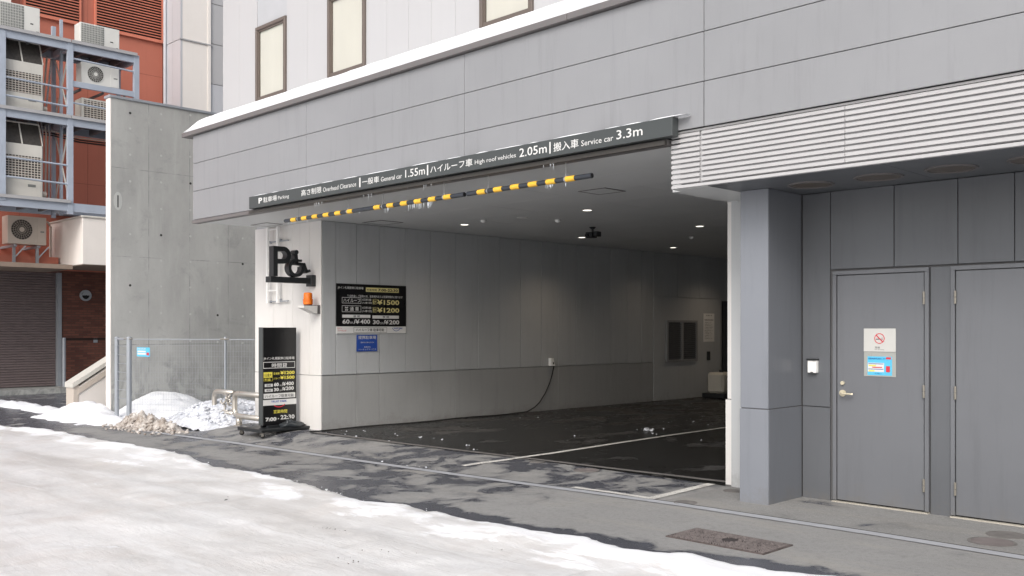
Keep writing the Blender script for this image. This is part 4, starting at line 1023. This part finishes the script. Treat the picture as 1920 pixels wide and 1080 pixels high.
o = link('lock_chain', bm, M['steel'], None, (cxk, 8.24, .2), smooth=True); tag(o, 'tangled steel chain and lock between the two pipe guards', 'chain')

# ------------------------------------------------------------------ snow heaps
def heap(name, xs, ys, hf, mat, label, loc):
    vs, n = [], len(xs)
    for y in ys:
        for x in xs: vs.append((x - loc[0], y - loc[1], gz(x, y) - .03 + hf(x, y) - loc[2]))
    fs = [(j * n + i, j * n + i + 1, (j + 1) * n + i + 1, (j + 1) * n + i) for j in range(len(ys) - 1) for i in range(n - 1)]
    me = bpy.data.meshes.new(name); me.from_pydata(vs, [], fs); me.materials.append(mat); me.shade_smooth()
    o = bpy.data.objects.new(name, me); C.objects.link(o); o.location = loc; tag(o, label, 'snow heap'); return o
def G(x, y, cx, cy, rx, ry): 
    d = ((x - cx) / rx) ** 2 + ((y - cy) / ry) ** 2; return math.exp(-d * 1.4)
def fb(x, y, s_, o_=5): return noise.fractal(Vector((x * s_, y * s_, 3.3)), 1.0, 2.0, o_)
def rid(x, y, s_): return 1 - abs(noise.noise(Vector((x * s_, y * s_, 1)))) * 2
heap('snow_heap', axis([(-19.55, -17.2, .03)]), axis([(7.84, 10.6, .03)]),
     lambda x, y: (.56 + .05 * fb(x, y, 2)) * G(x, y, -19.25, 9.0, 1.3, 1.1) + .03 * fb(x, y, 1.5) - .02, M['snow'], 'smooth rounded white snow heap behind the fence against the concrete wall', (-18.6, 8.9, -.2))
heap('snow_heap', axis([(-18.3, -14.5, .035)]), axis([(7.84, 10.8, .045)]),
     lambda x, y: (.44 * G(x, y, -16.9, 9.1, 1.2, .95) + .34 * G(x, y, -15.5, 9.2, 1.0, .9) + .3 * G(x, y, -16.1, 8.3, 1.1, .5)) * (1 + .16 * rid(x, y, 3)) + .035 * fb(x, y, 7) + .02 * fb(x, y, 19, 2) - .05, M['snow_rough'], 'lumpy grey-white ploughed snow heap behind the right half of the fence', (-16.4, 8.9, -.2))
heap('snow_heap', axis([(-18.1, -15.2, .028)]), axis([(7.0, 7.78, .028)]),
     lambda x, y: .20 * G(x, y, -16.9, 7.5, .75, .28) * (1 + .3 * rid(x, y, 4)) + .15 * G(x, y, -16.0, 7.55, .6, .22) + .12 * G(x, y, -17.3, 7.45, .4, .25) + (.06 * fb(x, y, 6) + .05 * fb(x, y, 16, 3)) * G(x, y, -16.7, 7.45, 1.3, .35) * 1.8 - .02, M['snow_dirty'], 'low brown dirty heap of broken snow in front of the fence', (-16.7, 7.5, -.2))
HB2 = lambda x, y: .20 * G(x, y, -16.9, 7.5, .75, .28) + .15 * G(x, y, -16.0, 7.55, .6, .22) + .12 * G(x, y, -17.3, 7.45, .4, .25) - .03
heap('snow_heap', axis([(-21.6, -17.2, .05)]), axis([(6.6, 8.35, .04)]),
     lambda x, y: (.34 * G(x, y, -19.9, 7.75, .95, .5) + .2 * G(x, y, -18.5, 7.55, 1.0, .38) + .16 * G(x, y, -20.6, 7.5, .7, .6)) + .10 * G(x, y, -19.5, 7.1, 1.6, .35) + .04 * fb(x, y, 4) - .045, M['snow'], 'bright white snow heap at the foot of the concrete wall and stair wall', (-19.5, 7.5, -.2))
heap('snow_patch', axis([(-34, -20.6, .12)]), axis([(7.0, 9.6, .08)]),
     lambda x, y: .11 * sst(7.15, 7.5, y) * sst(8.15, 7.75, y) * (1 + .5 * fb(x, y, 1.2)) * sst(-20.6, -21.4, x) + .05 * fb(x, y, 3) * sst(7.1, 7.6, y) * sst(8.4, 7.8, y) - .02, M['snow'], 'thin band of snow crossing the alley in front of the shutter', (-26, 8, -.2))
# loose lumps
def lumps(name, spots, mat, label, loc, hf=None):
    bm = bmesh.new()
    for x, y, r in spots:
        s0 = len(bm.verts); b_ = bmesh.new(); bmesh.ops.create_icosphere(b_, subdivisions=2 if r > .02 else 1, radius=r)
        sd_ = random.random() * 50
        for v in b_.verts: v.co *= 1 + .5 * noise.noise(v.co / r * 1.3 + Vector((sd_, 0, 0))) + .25 * noise.noise(v.co / r * 3.1 + Vector((sd_, 3, 0))); v.co.z *= .7
        bmesh.ops.rotate(b_, verts=b_.verts, cent=(0, 0, 0), matrix=Matrix.Rotation(random.random() * 6, 3, 'Z'))
        zz_ = gz(x, y) + r * .35 + (hf(x, y) if hf else 0)
        bmesh.ops.translate(b_, verts=b_.verts, vec=(x, y, zz_)); join(bm, b_)
    o = link(name, bm, mat, None, loc, smooth=True); tag(o, label, 'snow lumps', kind='stuff'); return o
sp = []
for _ in range(260):
    x = random.gauss(-16.8, .75); y = random.gauss(7.35, .16)
    if -18.4 < x < -15 and y < 7.72: sp.append((x, y, random.uniform(.012, .036)))
lumps('snow_lumps', sp, M['snow_dirty'], 'brown broken snow lumps scattered over the dirty heap', (-16.8, 7.4, -.2), lambda x, y: max(0, HB2(x, y)))
HB3 = lambda x, y: max(0, .44 * G(x, y, -16.9, 9.1, 1.2, .95) + .34 * G(x, y, -15.5, 9.2, 1.0, .9) + .3 * G(x, y, -16.1, 8.3, 1.1, .5) - .03)
sp = [(random.uniform(-17.8, -14.8), random.uniform(8.0, 9.6), random.uniform(.012, .036)) for _ in range(520)]
lumps('snow_lumps', sp, M['snow_rough'], 'greyish snow lumps covering the ploughed heap behind the fence', (-16.4, 8.8, -.2), HB3)
sp = []
for px, py, n, sx_, sy_ in ((1212, 806, 9, .12, .1), (1310, 790, 30, .6, .5), (1250, 820, 8, .5, .12), (800, 822, 16, .7, .08), (825, 824, 5, .15, .03), (1003, 768, 2, .1, .1), (890, 844, 3, .12, .05), (690, 822, 10, .4, .03), (800, 877, 8, .4, .08), (620, 806, 6, .25, .03), (980, 785, 6, 1.2, .5), (470, 828, 6, .4, .08), (1078, 822, 4, .6, .2), (700, 806, 12, 1.2, .15)):
    x0, y0 = onG(px, py)
    for _ in range(n): sp.append((x0 + random.gauss(0, sx_), y0 + random.gauss(0, sy_), .005 + .014 * random.random() ** 2))
x0, y0 = onG(1212, 808); sp += [(x0, y0, .055), (x0 + .08, y0 + .03, .04)]
x0, y0 = onG(602, 806); sp += [(x0, y0, .035)]
sp = [(x, y, r) for x, y, r in sp if x > -16 and x < -5.4]
lumps('snow_crumbs', sp, M['snow_rough'], 'small white crumbs of snow scattered over the garage floor and threshold', (-9, 8.5, 0))
sp = []
for _ in range(90):
    x = random.uniform(-15, -3); sp.append((x, edgeN(x) + abs(random.gauss(0, .03)), random.uniform(.003, .010)))
lumps('edge_crumbs', sp, M['snow'], 'tiny snow crumbs along the melting edge of the street snow', (-9, 5.8, -.05))

sp = []
for px, py, n, sx_, sy_ in ((620, 1000, 16, .08, .03), (655, 1062, 12, .10, .03), (700, 1050, 5, .3, .1), (420, 880, 6, .08, .03), (930, 1040, 6, .03, .02)):
    x0, y0 = onG(px, py)
    for _ in range(n): sp.append((x0 + random.gauss(0, sx_), y0 + random.gauss(0, sy_), .002 + .004 * random.random() ** 2))
lumps('road_grit', sp, M['rust'], 'small dark bits of grit lying on the icy road', (-6, 4, 0), lambda x, y: .036)
# ------------------------------------------------------------------ covers in the pavement
gc = [onG(*p) for p in ((1258, 1007), (1436, 1041), (1476, 1022), (1302, 992))]
gx0 = (gc[0][0] + gc[3][0]) / 2; gx1 = (gc[1][0] + gc[2][0]) / 2; gy0 = (gc[0][1] + gc[1][1]) / 2; gy1 = (gc[2][1] + gc[3][1]) / 2
gt = thing('drain_cover', 'rusty reddish rectangular iron cover in the pavement near the snow edge', 'drain cover', ((gx0 + gx1) / 2, (gy0 + gy1) / 2, 0))
link('cover_plate', B(gx0, gx1, gy0, gy1, -.02, .004), M['iron'], gt)
bm = bmesh.new(); nx, ny = 34, 14
for i in range(nx):
    for j in range(ny):
        x = gx0 + (i + .5) * (gx1 - gx0) / nx; y = gy0 + (j + .5) * (gy1 - gy0) / ny
        if ((i - nx / 2) / 3.) ** 2 + ((j - ny / 2) / 2.2) ** 2 < 1: continue
        a = .0075; q = .5 + .5 * ((i + j) % 2); w_ = random.uniform(-1.2, 1.2); bar((x - a * 1.4 * cos(w_), y - a * 1.6 * sin(w_), .010), (x + a * 1.4 * cos(w_), y + a * 1.6 * sin(w_), .010), random.uniform(.005, .009), .010, bm)
link('tread_studs', bm, M['cover_rust'], gt, kind='stuff')
bm = bmesh.new(); B(gx0 - .015, gx1 + .015, gy0 - .016, gy0 - .002, -.02, .009, bm); B(gx0 - .015, gx1 + .015, gy1 + .002, gy1 + .016, -.02, .009, bm); B(gx0 - .015, gx0 - .001, gy0 - .001, gy1 + .001, -.02, .009, bm); B(gx1 + .001, gx1 + .015, gy0 - .001, gy1 + .001, -.02, .009, bm); link('cover_rim', bm, M['rust'], gt)
link('cover_badge', disc((gx0 + gx1) / 2, (gy0 + gy1) / 2, .06, FZ(.0045), 0, .005), M['iron'], gt)
def round_cover(px, py, r, lab, m='iron'):
    x, y = onG(px, py); z = gz(x, y)
    t = thing('manhole_cover', lab, 'manhole', (x, y, z), 'small round covers in the pavement')
    link('cover_ring', ring(x, y, r * .88, r, 0, 2 * pi, FZ(z), -.01, .006, n=28), M['cover'], t); link('cover_disc', disc(x, y, r * .86, FZ(z), -.01, .005, n=28), M['cover_rust' if m == 'rust' else 'cover'], t)
round_cover(1100, 882, .15, 'reddish round cover in the wet pavement before the garage threshold', 'rust'); round_cover(1008, 866, .10, 'small dark round cover nearest the end of the white lane line')
round_cover(1232, 877, .10, 'small dark round cover near the beige jamb'); round_cover(1888, 1004, .15, 'dark round cover in the pavement in front of the right door')
round_cover(1860, 1017, .17, 'rust stained round cover nearer the kerb strip at the right', 'rust'); round_cover(1285, 943, .11, 'dark round cover beside the bend of the white line'); round_cover(1375, 921, .10, 'dark round cover at the foot of the column')

# ------------------------------------------------------------------ terracotta building
XO = -29.0
tb = thing('terracotta_building', 'terracotta coloured building with louvred openings and a brown roller shutter', 'building', (XO, 10, -.2))
link('wall', B(XO - 6, XO, 1.0, 13.46, 3.30, 16), M['orange_wall'], tb)
link('brick_wall', B(XO - 6, XO - .05, onX(115, XO), 14.6, -.4, 3.3), M['brick'], tb)
link('soffit', B(XO - .1, XO + 2.0, 1.0, 9.98, 3.24, 3.36), M['brown_soffit'], tb)
link('soffit_fascia', B(XO - .05, XO + .9, 1.0, 10.0, 3.362, 3.62), M['orange_wall'], tb)
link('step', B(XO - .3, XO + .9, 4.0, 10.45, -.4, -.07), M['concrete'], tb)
# cladding joints: shallow recessed lines as thin dark strips
for z in (5.9, 7.1, 8.3, 9.5): link('wall_joint', B(XO, XO + .003, 1.0, 13.45, z, z + .01), M['orange_joint'], tb)
for y in (9.25, 11.15): link('wall_joint', B(XO, XO + .003, y, y + .008, 3.7, 16), M['orange_joint'], tb)
# shutter
sh = link('shutter', B(XO - .25, XO - .2, 4.5, 10.33, -.08, 3.24), M['void'], tb)
z = -.06
while z < 3.2:
    bm = bmesh.new(); prism([(XO - .19, z), (XO - .165, z + .02), (XO - .165, z + .05), (XO - .19, z + .069)], lambda u, v, t: Vector((u, t, v)), 4.5, 10.30, bm); link('shutter_slat', bm, M['shutter'], sh); z += .072
link('shutter_rail', B(XO - .2, XO - .02, 10.31, 10.42, -.1, 3.24), M['galv'], tb)
py0 = onX(120, XO + .3); bm = tube([(XO + .3, py0, -.1), (XO + .3, py0, 1.35)], .05, n=12); o = link('protection_post', bm, M['galv'], None, (XO + .3, py0, -.1)); tag(o, 'thin grey post standing by the roller shutter', 'post')
yl = onX(161, XO); zl_ = zat(XO, yl, 554)
lp = thing('wall_lamp', 'round metal hooded lamp on the dark brick wall', 'lamp', (XO, yl, zl_)); fl = FX(XO - .05)
link('lamp_ring', ring(yl, zl_, .11, .165, 0, 2 * pi, fl, 0, .06, n=24), M['galv'], lp); link('lamp_recess', disc(yl, zl_, .109, fl, 0, .02), M['black'], lp)
bm = bmesh.new(); ring(yl, zl_, .02, .14, 0, pi, fl, .061, .12, bm, n=14); link('hood', bm, M['galv'], lp)
yl = onX(180, XO); zl_ = zat(XO, yl, 638); o = link('switch_plate', B(XO - .05, XO - .03, yl - .06, yl + .06, zl_ - .07, zl_ + .07, bev=.004), M['galv'], None, (XO, yl, zl_)); tag(o, 'small grey plate on the dark brick wall below the round lamp', 'switch')
link('brick_ledge', B(XO - .05, XO - .02, 10.5, 13.4, 1.28, 1.33), M['void'], tb)
# louvres
def louvre(y0, y1, z0, z1):
    lv = link('louvre', B(XO + .001, XO + .004, y0, y1, z0, z1), M['void'], tb)
    link('louvre_frame', B(XO, XO + .06, y0 - .05, y0, z0 - .05, z1), M['orange_slat'], lv); link('louvre_frame', B(XO, XO + .06, y1, y1 + .05, z0 - .05, z1), M['orange_slat'], lv); link('louvre_frame', B(XO, XO + .08, y0, y1, z0 - .06, z0), M['orange_slat'], lv)
    z = z0 + .01
    while z < z1:
        bm = bmesh.new(); prism([(XO + .012, z + .012), (XO + .055, z), (XO + .055, z + .030), (XO + .012, z + .034)], lambda u, v, t: Vector((u, t, v)), y0 + .003, y1 - .003, bm); link('louvre_slat', bm, M['orange_slat'], lv); z += .084
louvre(onX(47, XO), onX(148, XO), 10.62, 12.6); louvre(onX(180, XO), onX(302, XO), 10.62, 12.6)
link('corner_pillar', B(XO, XO + .3, 7.6, onX(14, XO), 9.6, 16), M['cream_wall'], tb)
# projecting cream box
yb0 = 10.06
for zz0, zz1, nm in ((3.36, 4.63, 'cream_bay'), ): bay = link(nm, B(XO + .001, -26.5, yb0, 14.4, zz0, zz1, bev=.004), M['cream_wall'], tb)
link('bay_coping', B(XO + .001, -26.46, yb0 - .04, 14.4, 4.632, 4.68, bev=.004), M['ac'], bay)
link('bay_soffit', B(XO + .001, -26.52, yb0 + .02, 14.3, 3.34, 3.358), M['brown_soffit'], bay)
bm = bmesh.new(); prism([(12.2, 3.335), (14.3, 3.335), (14.3, 2.5)], lambda u, v, t: Vector((t, u, v)), XO + .8, XO + 1.2, bm); link('bay_haunch', bm, M['cream_wall'], bay)
link('parapet', B(XO + .02, XO + .5, 10.1, 14.3, 4.9, 5.0), M['frame_blue'], tb)

# stair wall
X0s = -20.8
sw_ = thing('stair_wall', 'low cream stair wall with sloping stone coping beside the concrete wall', 'wall', (X0s, 7.8, -.25))
bm = bmesh.new(); prism([(7.82, -.4), (9.9, -.4), (9.9, 1.75), (7.82, .38)], lambda u, v, t: Vector((t, u, v)), X0s - .34, X0s - .01, bm); link('wall_body', bm, M['cream_wall'], sw_)
link('end_pier', B(X0s - .40, X0s + .0, 7.70, 7.818, -.4, .44, bev=.005), M['ac_warm'], sw_)
bm = bmesh.new(); prism([(7.68, .36), (9.9, 1.76), (9.9, 1.84), (7.68, .46)], lambda u, v, t: Vector((t, u, v)), X0s - .42, X0s + .03, bm); link('coping', bm, M['ac'], sw_)
bm = bmesh.new(); prism([(7.80, .22), (9.9, 1.58), (9.9, 1.70), (7.80, .34)], lambda u, v, t: Vector((t, u, v)), X0s - .008, X0s + .012, bm); link('stone_band', bm, M['ac_warm'], sw_)

# silver clad tower
st_ = thing('silver_tower', 'pale silver panelled tower rising behind the concrete wall', 'building', (-27.8, 13.4, -.2)); Y0t = 13.47; X0t = -27.8
link('tower_core', B(-36, X0t - .065, Y0t + .03, 24, -.3, 18), M['joint'], st_)
for z0, z1 in ((-.3, 5), (5.01, 10.47), (10.49, 16), (16.01, 18)):
    link('tower_panel', B(XO + .03, X0t - .55, Y0t, Y0t + .025, z0, z1), M['silver_clad'], st_); link('tower_panel', B(X0t - .54, X0t - .02, Y0t, Y0t + .025, z0, z1), M['silver_clad'], st_)
    link('tower_panel', B(X0t - .025, X0t, Y0t + .0, Y0t + .06, z0, z1), M['silver_clad'], st_); link('tower_panel', B(X0t - .025, X0t - .003, Y0t + .065, 14.36, z0, z1), M['cream_wall'], st_)
    link('tower_panel', B(X0t - .025, X0t + .02, 14.365, 14.46, z0, z1), M['cream_wall'], st_)
for z in (10.48,): link('band', B(X0t - .02, X0t + .03, Y0t - .02, 14.5, z - .02, z + .02), M['louvre_back'], st_)
z = 3.0
while z < 16: link('tower_panel', B(X0t - .06, X0t - .03, 14.47, 16.5, z, z + 1.24), M['white_clad'] if int(z * 3) % 2 else M['silver_clad'], st_); z += 1.26
link('drain_pipe', tube([(XO + .25, Y0t - .05, 3), (XO + .25, Y0t - .05, 16)], .05, n=10), M['silver_clad'], st_)

# ------------------------------------------------------------------ steel rack for the outdoor units
XA = -26.5
yp = [onX(4, XA), onX(131, XA), onX(255, XA)]
rk = thing('steel_rack', 'blue grey steel rack with three decks carrying outdoor units', 'steel rack', (XA, 9.7, 4.6))
def steel(name, a, b, w_, h_, m='frame_blue'): return link(name, bar(a, b, w_, h_), M[m], rk)
ztop = [zat(XA, yp[0], 47), zat(XA, yp[1], 77), zat(XA, yp[2], 100)]
ZT, Z2, Z3 = 9.28, 7.25, 4.98
for i, y in enumerate(yp):
    zb0 = 4.68 if i else 4.9
    link('post', B(XA - .06, XA + .06, y - .07, y + .07, zb0, ZT + .02), M['frame_blue'], rk)
    if i < 3: link('post', B(XA - 1.25, XA - 1.15, y - .05, y + .05, zb0 if i != 2 else 6, ZT + .7 if i == 1 else ZT), M['frame_blue'], rk)
link('post', B(XA - .62, XA - .55, yp[1] - .05, yp[1] + .02, 4.7, ZT + .75), M['frame_blue'], rk)
for Z, h in ((ZT, .20), (Z2, .20), (Z3, .22)):
    for a, b in ((yp[0] - 3, yp[1]), (yp[1], yp[2])):
        if Z == Z3 and b == yp[2]: continue
        link('beam', B(XA - .04, XA + .04, a + .072, b - .072, Z - h, Z), M['frame_blue'], rk); link('beam', B(XA - 1.24, XA - 1.16, a + .072, b - .072, Z - h, Z), M['frame_blue'], rk)
        k = a + .4
        while k < b: link('joist', B(XA - 1.15, XA - .05, k, k + .06, Z - .16, Z - .01), M['deck'], rk); k += .55
        link('deck', B(XA - 1.3, XA + .08, a + .02, b - .0, Z + .002, Z + .05), M['deck'], rk)
        link('deck_edge', B(XA + .081, XA + .10, a + .02, b, Z - .01, Z + .075), M['louvre_back'], rk)
    for y in yp: 
        if Z == Z3 and y == yp[2]: continue
        link('cross_beam', B(XA - 1.15, XA - .06, y - .04, y + .04, Z - .18, Z - .012), M['frame_blue'], rk)
for a, b, zs in ((0, 1, (8.05, 7.58)), (0, 1, (6.0, 5.5)), (1, 2, (8.85, 7.66))):
    for z in zs: link('guard_rail', tube([(XA + .02, yp[a] + .07, z + .02), (XA + .02, yp[b] - .07, z - .02)], .026), M['frame_blue'], rk)
link('mid_beam', B(XA - .04, XA + .04, yp[1] + .072, yp[2] - .072, 8.12, 8.27), M['frame_blue'], rk)
for k in (10.0, 10.6, 11.2): link('joist', B(XA - 1.15, XA - .05, k, k + .05, 8.06, 8.12), M['deck'], rk)
for za, zb_ in ((Z2 + .1, ZT - .25), (Z3 + .1, Z2 - .25)):
    steel('brace', (XA - 1.1, yp[1] + .0, za), (XA - .08, yp[1] + .0, zb_), .03, .03, 'ac'); steel('brace', (XA - .08, yp[1] + .01, za), (XA - 1.1, yp[1] + .01, zb_), .03, .03, 'ac')
link('beam', B(XA - .04, XA + .04, yp[1] + .072, 14, 4.75, 4.98), M['frame_blue'], rk)

for k in range(4):
    yy = yp[1] - .55 + .09 * k; link('refrigerant_pipe', tube([(XA - .75, yy, 5.05), (XA - .75, yy + .02, 6.9), (XA - .8, yy - .05, 7.6), (XA - .8, yy + .03 * k, 9.0)], .024, n=6), M['louvre_back' if k % 2 else 'ac_warm'], rk)
for k in range(3):
    zz_ = 7.02 - .06 * k; link('refrigerant_pipe', tube([(XA - .9, yp[0], zz_ - .02), (XA - .9, yp[1] - .1, zz_), (XA - .9, yp[1] + .6, zz_ - .08), (XA - .9, yp[2], zz_ - .06)], .022, n=6), M['rubber' if k else 'ac_warm'], rk)
def ac(y, x, z, wy, d, h, style, lab, body='ac_white', slant=False):
    """front face towards +X, corner at (x front, y left, z bottom)"""
    t = thing('outdoor_unit', lab, 'air conditioner', (x - d / 2, y + wy / 2, z), 'outdoor air conditioning units')
    link('casing', B(x - d, x, y, y + wy, z, z + h, bev=.01), M[body], t)
    f_ = FX(x)
    if style == 'fan':
        r = h * .36; cu, cv = y + wy * .36, z + h * .52
        link('fan_recess', disc(cu, cv, r, f_, .001, .004, n=28), M['coil'], t)
        bm = bmesh.new()
        for rr in (.4, .6, .8, 1.0): ring(cu, cv, r * rr - .004, r * rr, 0, 2 * pi, f_, .012, .018, bm, n=24)
        for k in range(22):
            a = 2 * pi * k / 22; prism([(cu + cos(a) * r * .2 - sin(a) * .0025, cv + sin(a) * r * .2 + cos(a) * .0025), (cu + cos(a) * r * .2 + sin(a) * .0025, cv + sin(a) * r * .2 - cos(a) * .0025), (cu + cos(a + .12) * r + sin(a) * .0025, cv + sin(a + .12) * r - cos(a) * .0025), (cu + cos(a + .12) * r - sin(a) * .0025, cv + sin(a + .12) * r + cos(a) * .0025)], f_, .010, .014, bm)
        link('fan_grille', bm, M[body], t)
        link('fan_hub', disc(cu, cv, r * .24, f_, .018, .026, n=16), M[body], t)
        link('side_cover', B(x + .001, x + .008, y + wy * .76, y + wy * .98, z + .04, z + h - .04, bev=.002), M[body], t)
        link('name_plate', B(x + .009, x + .012, y + wy * .84, y + wy * .94, z + h * .45, z + h * .50), M['grille'], t)
    elif style == 'coil':
        link('coil_panel', B(x + .001, x + .006, y + .03, y + wy * .60, z + .03, z + h - .03), M['grille'], t)
        bm = bmesh.new()
        for k in range(14): yy = y + .04 + k * (wy * .60 - .06) / 14; B(x + .007, x + .011, yy, yy + .008, z + .03, z + h - .03, bm)
        for k in range(9): zz_ = z + .05 + k * (h - .08) / 9; B(x + .0115, x + .015, y + .03, y + wy * .6, zz_, zz_ + .007, bm)
        link('coil_guard', bm, M['ac_white'], t); link('name_plate', B(x + .001, x + .005, y + wy * .76, y + wy * .83, z + h * .36, z + h * .40), M['dark'], t); link('valve', B(x + .001, x + .03, y + wy * .9, y + wy * .96, z + .02, z + .09), M['dark'], t)
    else:
        a0, a1 = (.36, .78) if style == 'grid' else (.08, .92)
        link('coil_recess', B(x + .001, x + .005, y + .05, y + wy - .05, z + h * a0, z + h * a1), M['coil'], t)
        bm = bmesh.new(); n = 11
        for k in range(n + 1): yy = y + .05 + k * (wy - .1) / n; B(x + .006, x + .022, yy - .006, yy + .006, z + h * a0, z + h * a1, bm)
        link('grid_bars', bm, M[body], t)
        for k in range(9):
            zz_ = z + h * a0 + k * (h * (a1 - a0)) / 9 + .01
            bm = bmesh.new(); prism([(y + .05, zz_), (y + wy - .05, zz_), (y + wy - .05, zz_ + .022), (y + .05, zz_ + .022)], f_, .007, .013, bm); link('fin', bm, M['ac_warm'], t)
        link('name_plate', B(x + .001, x + .005, y + wy * .62, y + wy * .82, z + h * .21, z + h * .26), M['grille'], t) if style == 'grid' else None
    if slant:
        bm = bmesh.new(); hz = z + h + .6
        prism([(x - d, z + h + .001), (x - .02, z + h + .001), (x - .30, hz), (x - d, hz)], lambda u, v, tt: Vector((u, tt, v)), y + .02, y + wy - .02, bm); link('intake_hood', bm, M['coil'], t)
        steel_ = bmesh.new(); bar((x - .01, y + wy * .48, z + h), (x - .28, y + wy * .48, hz), .03, .02, steel_); bar((x - .01, y + wy, z + h), (x - .28, y + wy, hz), .02, .02, steel_); bar((x - .28, y, hz), (x - .28, y + wy, hz), .03, .03, steel_); link('hood_frame', steel_, M[body], t)
        link('side_pipe', tube([(x - .15, y + wy + .001, z + .15), (x - .15, y + wy + .13, z + .15)], .08, n=12), M['ac_warm'], t)
    return t
ysx = lambda p, x: onX(p, x)
XU = XA - .12
def zbase(px, py, x=XU): return zat(x, onX(px, x), py)
ac(onX(-2, XU), XU, ZT + .05, onX(75, XU) - onX(-2, XU), .35, .72, 'coil', 'white unit with grey coil panel standing on the top deck at far left')
ac(onX(150, XU), XU, ZT + .05, onX(224, XU) - onX(150, XU), .40, .62, 'coil', 'white unit with grey coil panel on the top deck at the right')
ac(onX(6, XU), XU, Z2 + .05, onX(81, XU) - onX(6, XU), .7, 1.28, 'grid', 'tall cream unit with grid front and dark intake on the middle deck', 'ac', True)
ac(onX(6, XU), XU, Z3 + .05, onX(80, XU) - onX(6, XU), .7, 1.40, 'grid', 'tall cream unit with grid front and dark intake on the lowest deck', 'ac', True)
ac(onX(153, XU), XU, 8.28, onX(224, XU) - onX(153, XU), .4, .60, 'fan', 'white unit with round fan grille between the middle and top decks')
ac(onX(153, XU), XU, Z2 + .05, onX(228, XU) - onX(153, XU), .5, .60, 'open', 'slatted coil unit on the middle deck partly hidden by the concrete wall', 'ac')
XWm = -27.9; y0, y1 = onX(14, XWm), onX(87, XWm); zlow = zat(XWm, y0, 456)
ac(y0, XWm, zlow, y1 - y0, .45, zat(XWm, y0, 403) - zlow, 'fan', 'beige unit with large round fan on wall brackets above the shutter', 'ac_warm')
wb = thing('unit_bracket', 'grey steel brackets carrying the beige wall unit above the shutter', 'bracket', (XWm, (y0 + y1) / 2, zlow))
for yy in (y0 + .15, y1 - .25):
    link('bracket_leg', B(XWm - .12, XWm - .05, yy, yy + .07, zlow - .55, zlow - .09), M['galv'], wb); link('bracket_arm', B(XO + .01, XWm + .05, yy - .005, yy + .075, zlow - .085, zlow - .02), M['galv'], wb); link('bracket_strut', bar((XWm - .1, yy + .035, zlow - .4), (XWm + .05, yy + .3, zlow - .04), .03, .03), M['galv'], wb)
link('bracket_rail', B(XWm - .14, XWm - .04, y0 - 1, y1 - .05, zlow - .60, zlow - .551), M['galv'], wb)
o = link('pipe_run', tube([(XO + .5, 9.93, 3.3), (XO + .5, 9.93, 4.5), (XWm - .2, y1 + .1, 4.6)], .03), M['ac_warm'], None, (XO + .5, 9.93, 3.3)); tag(o, 'thin beige pipe running down beside the cream bay', 'pipe')
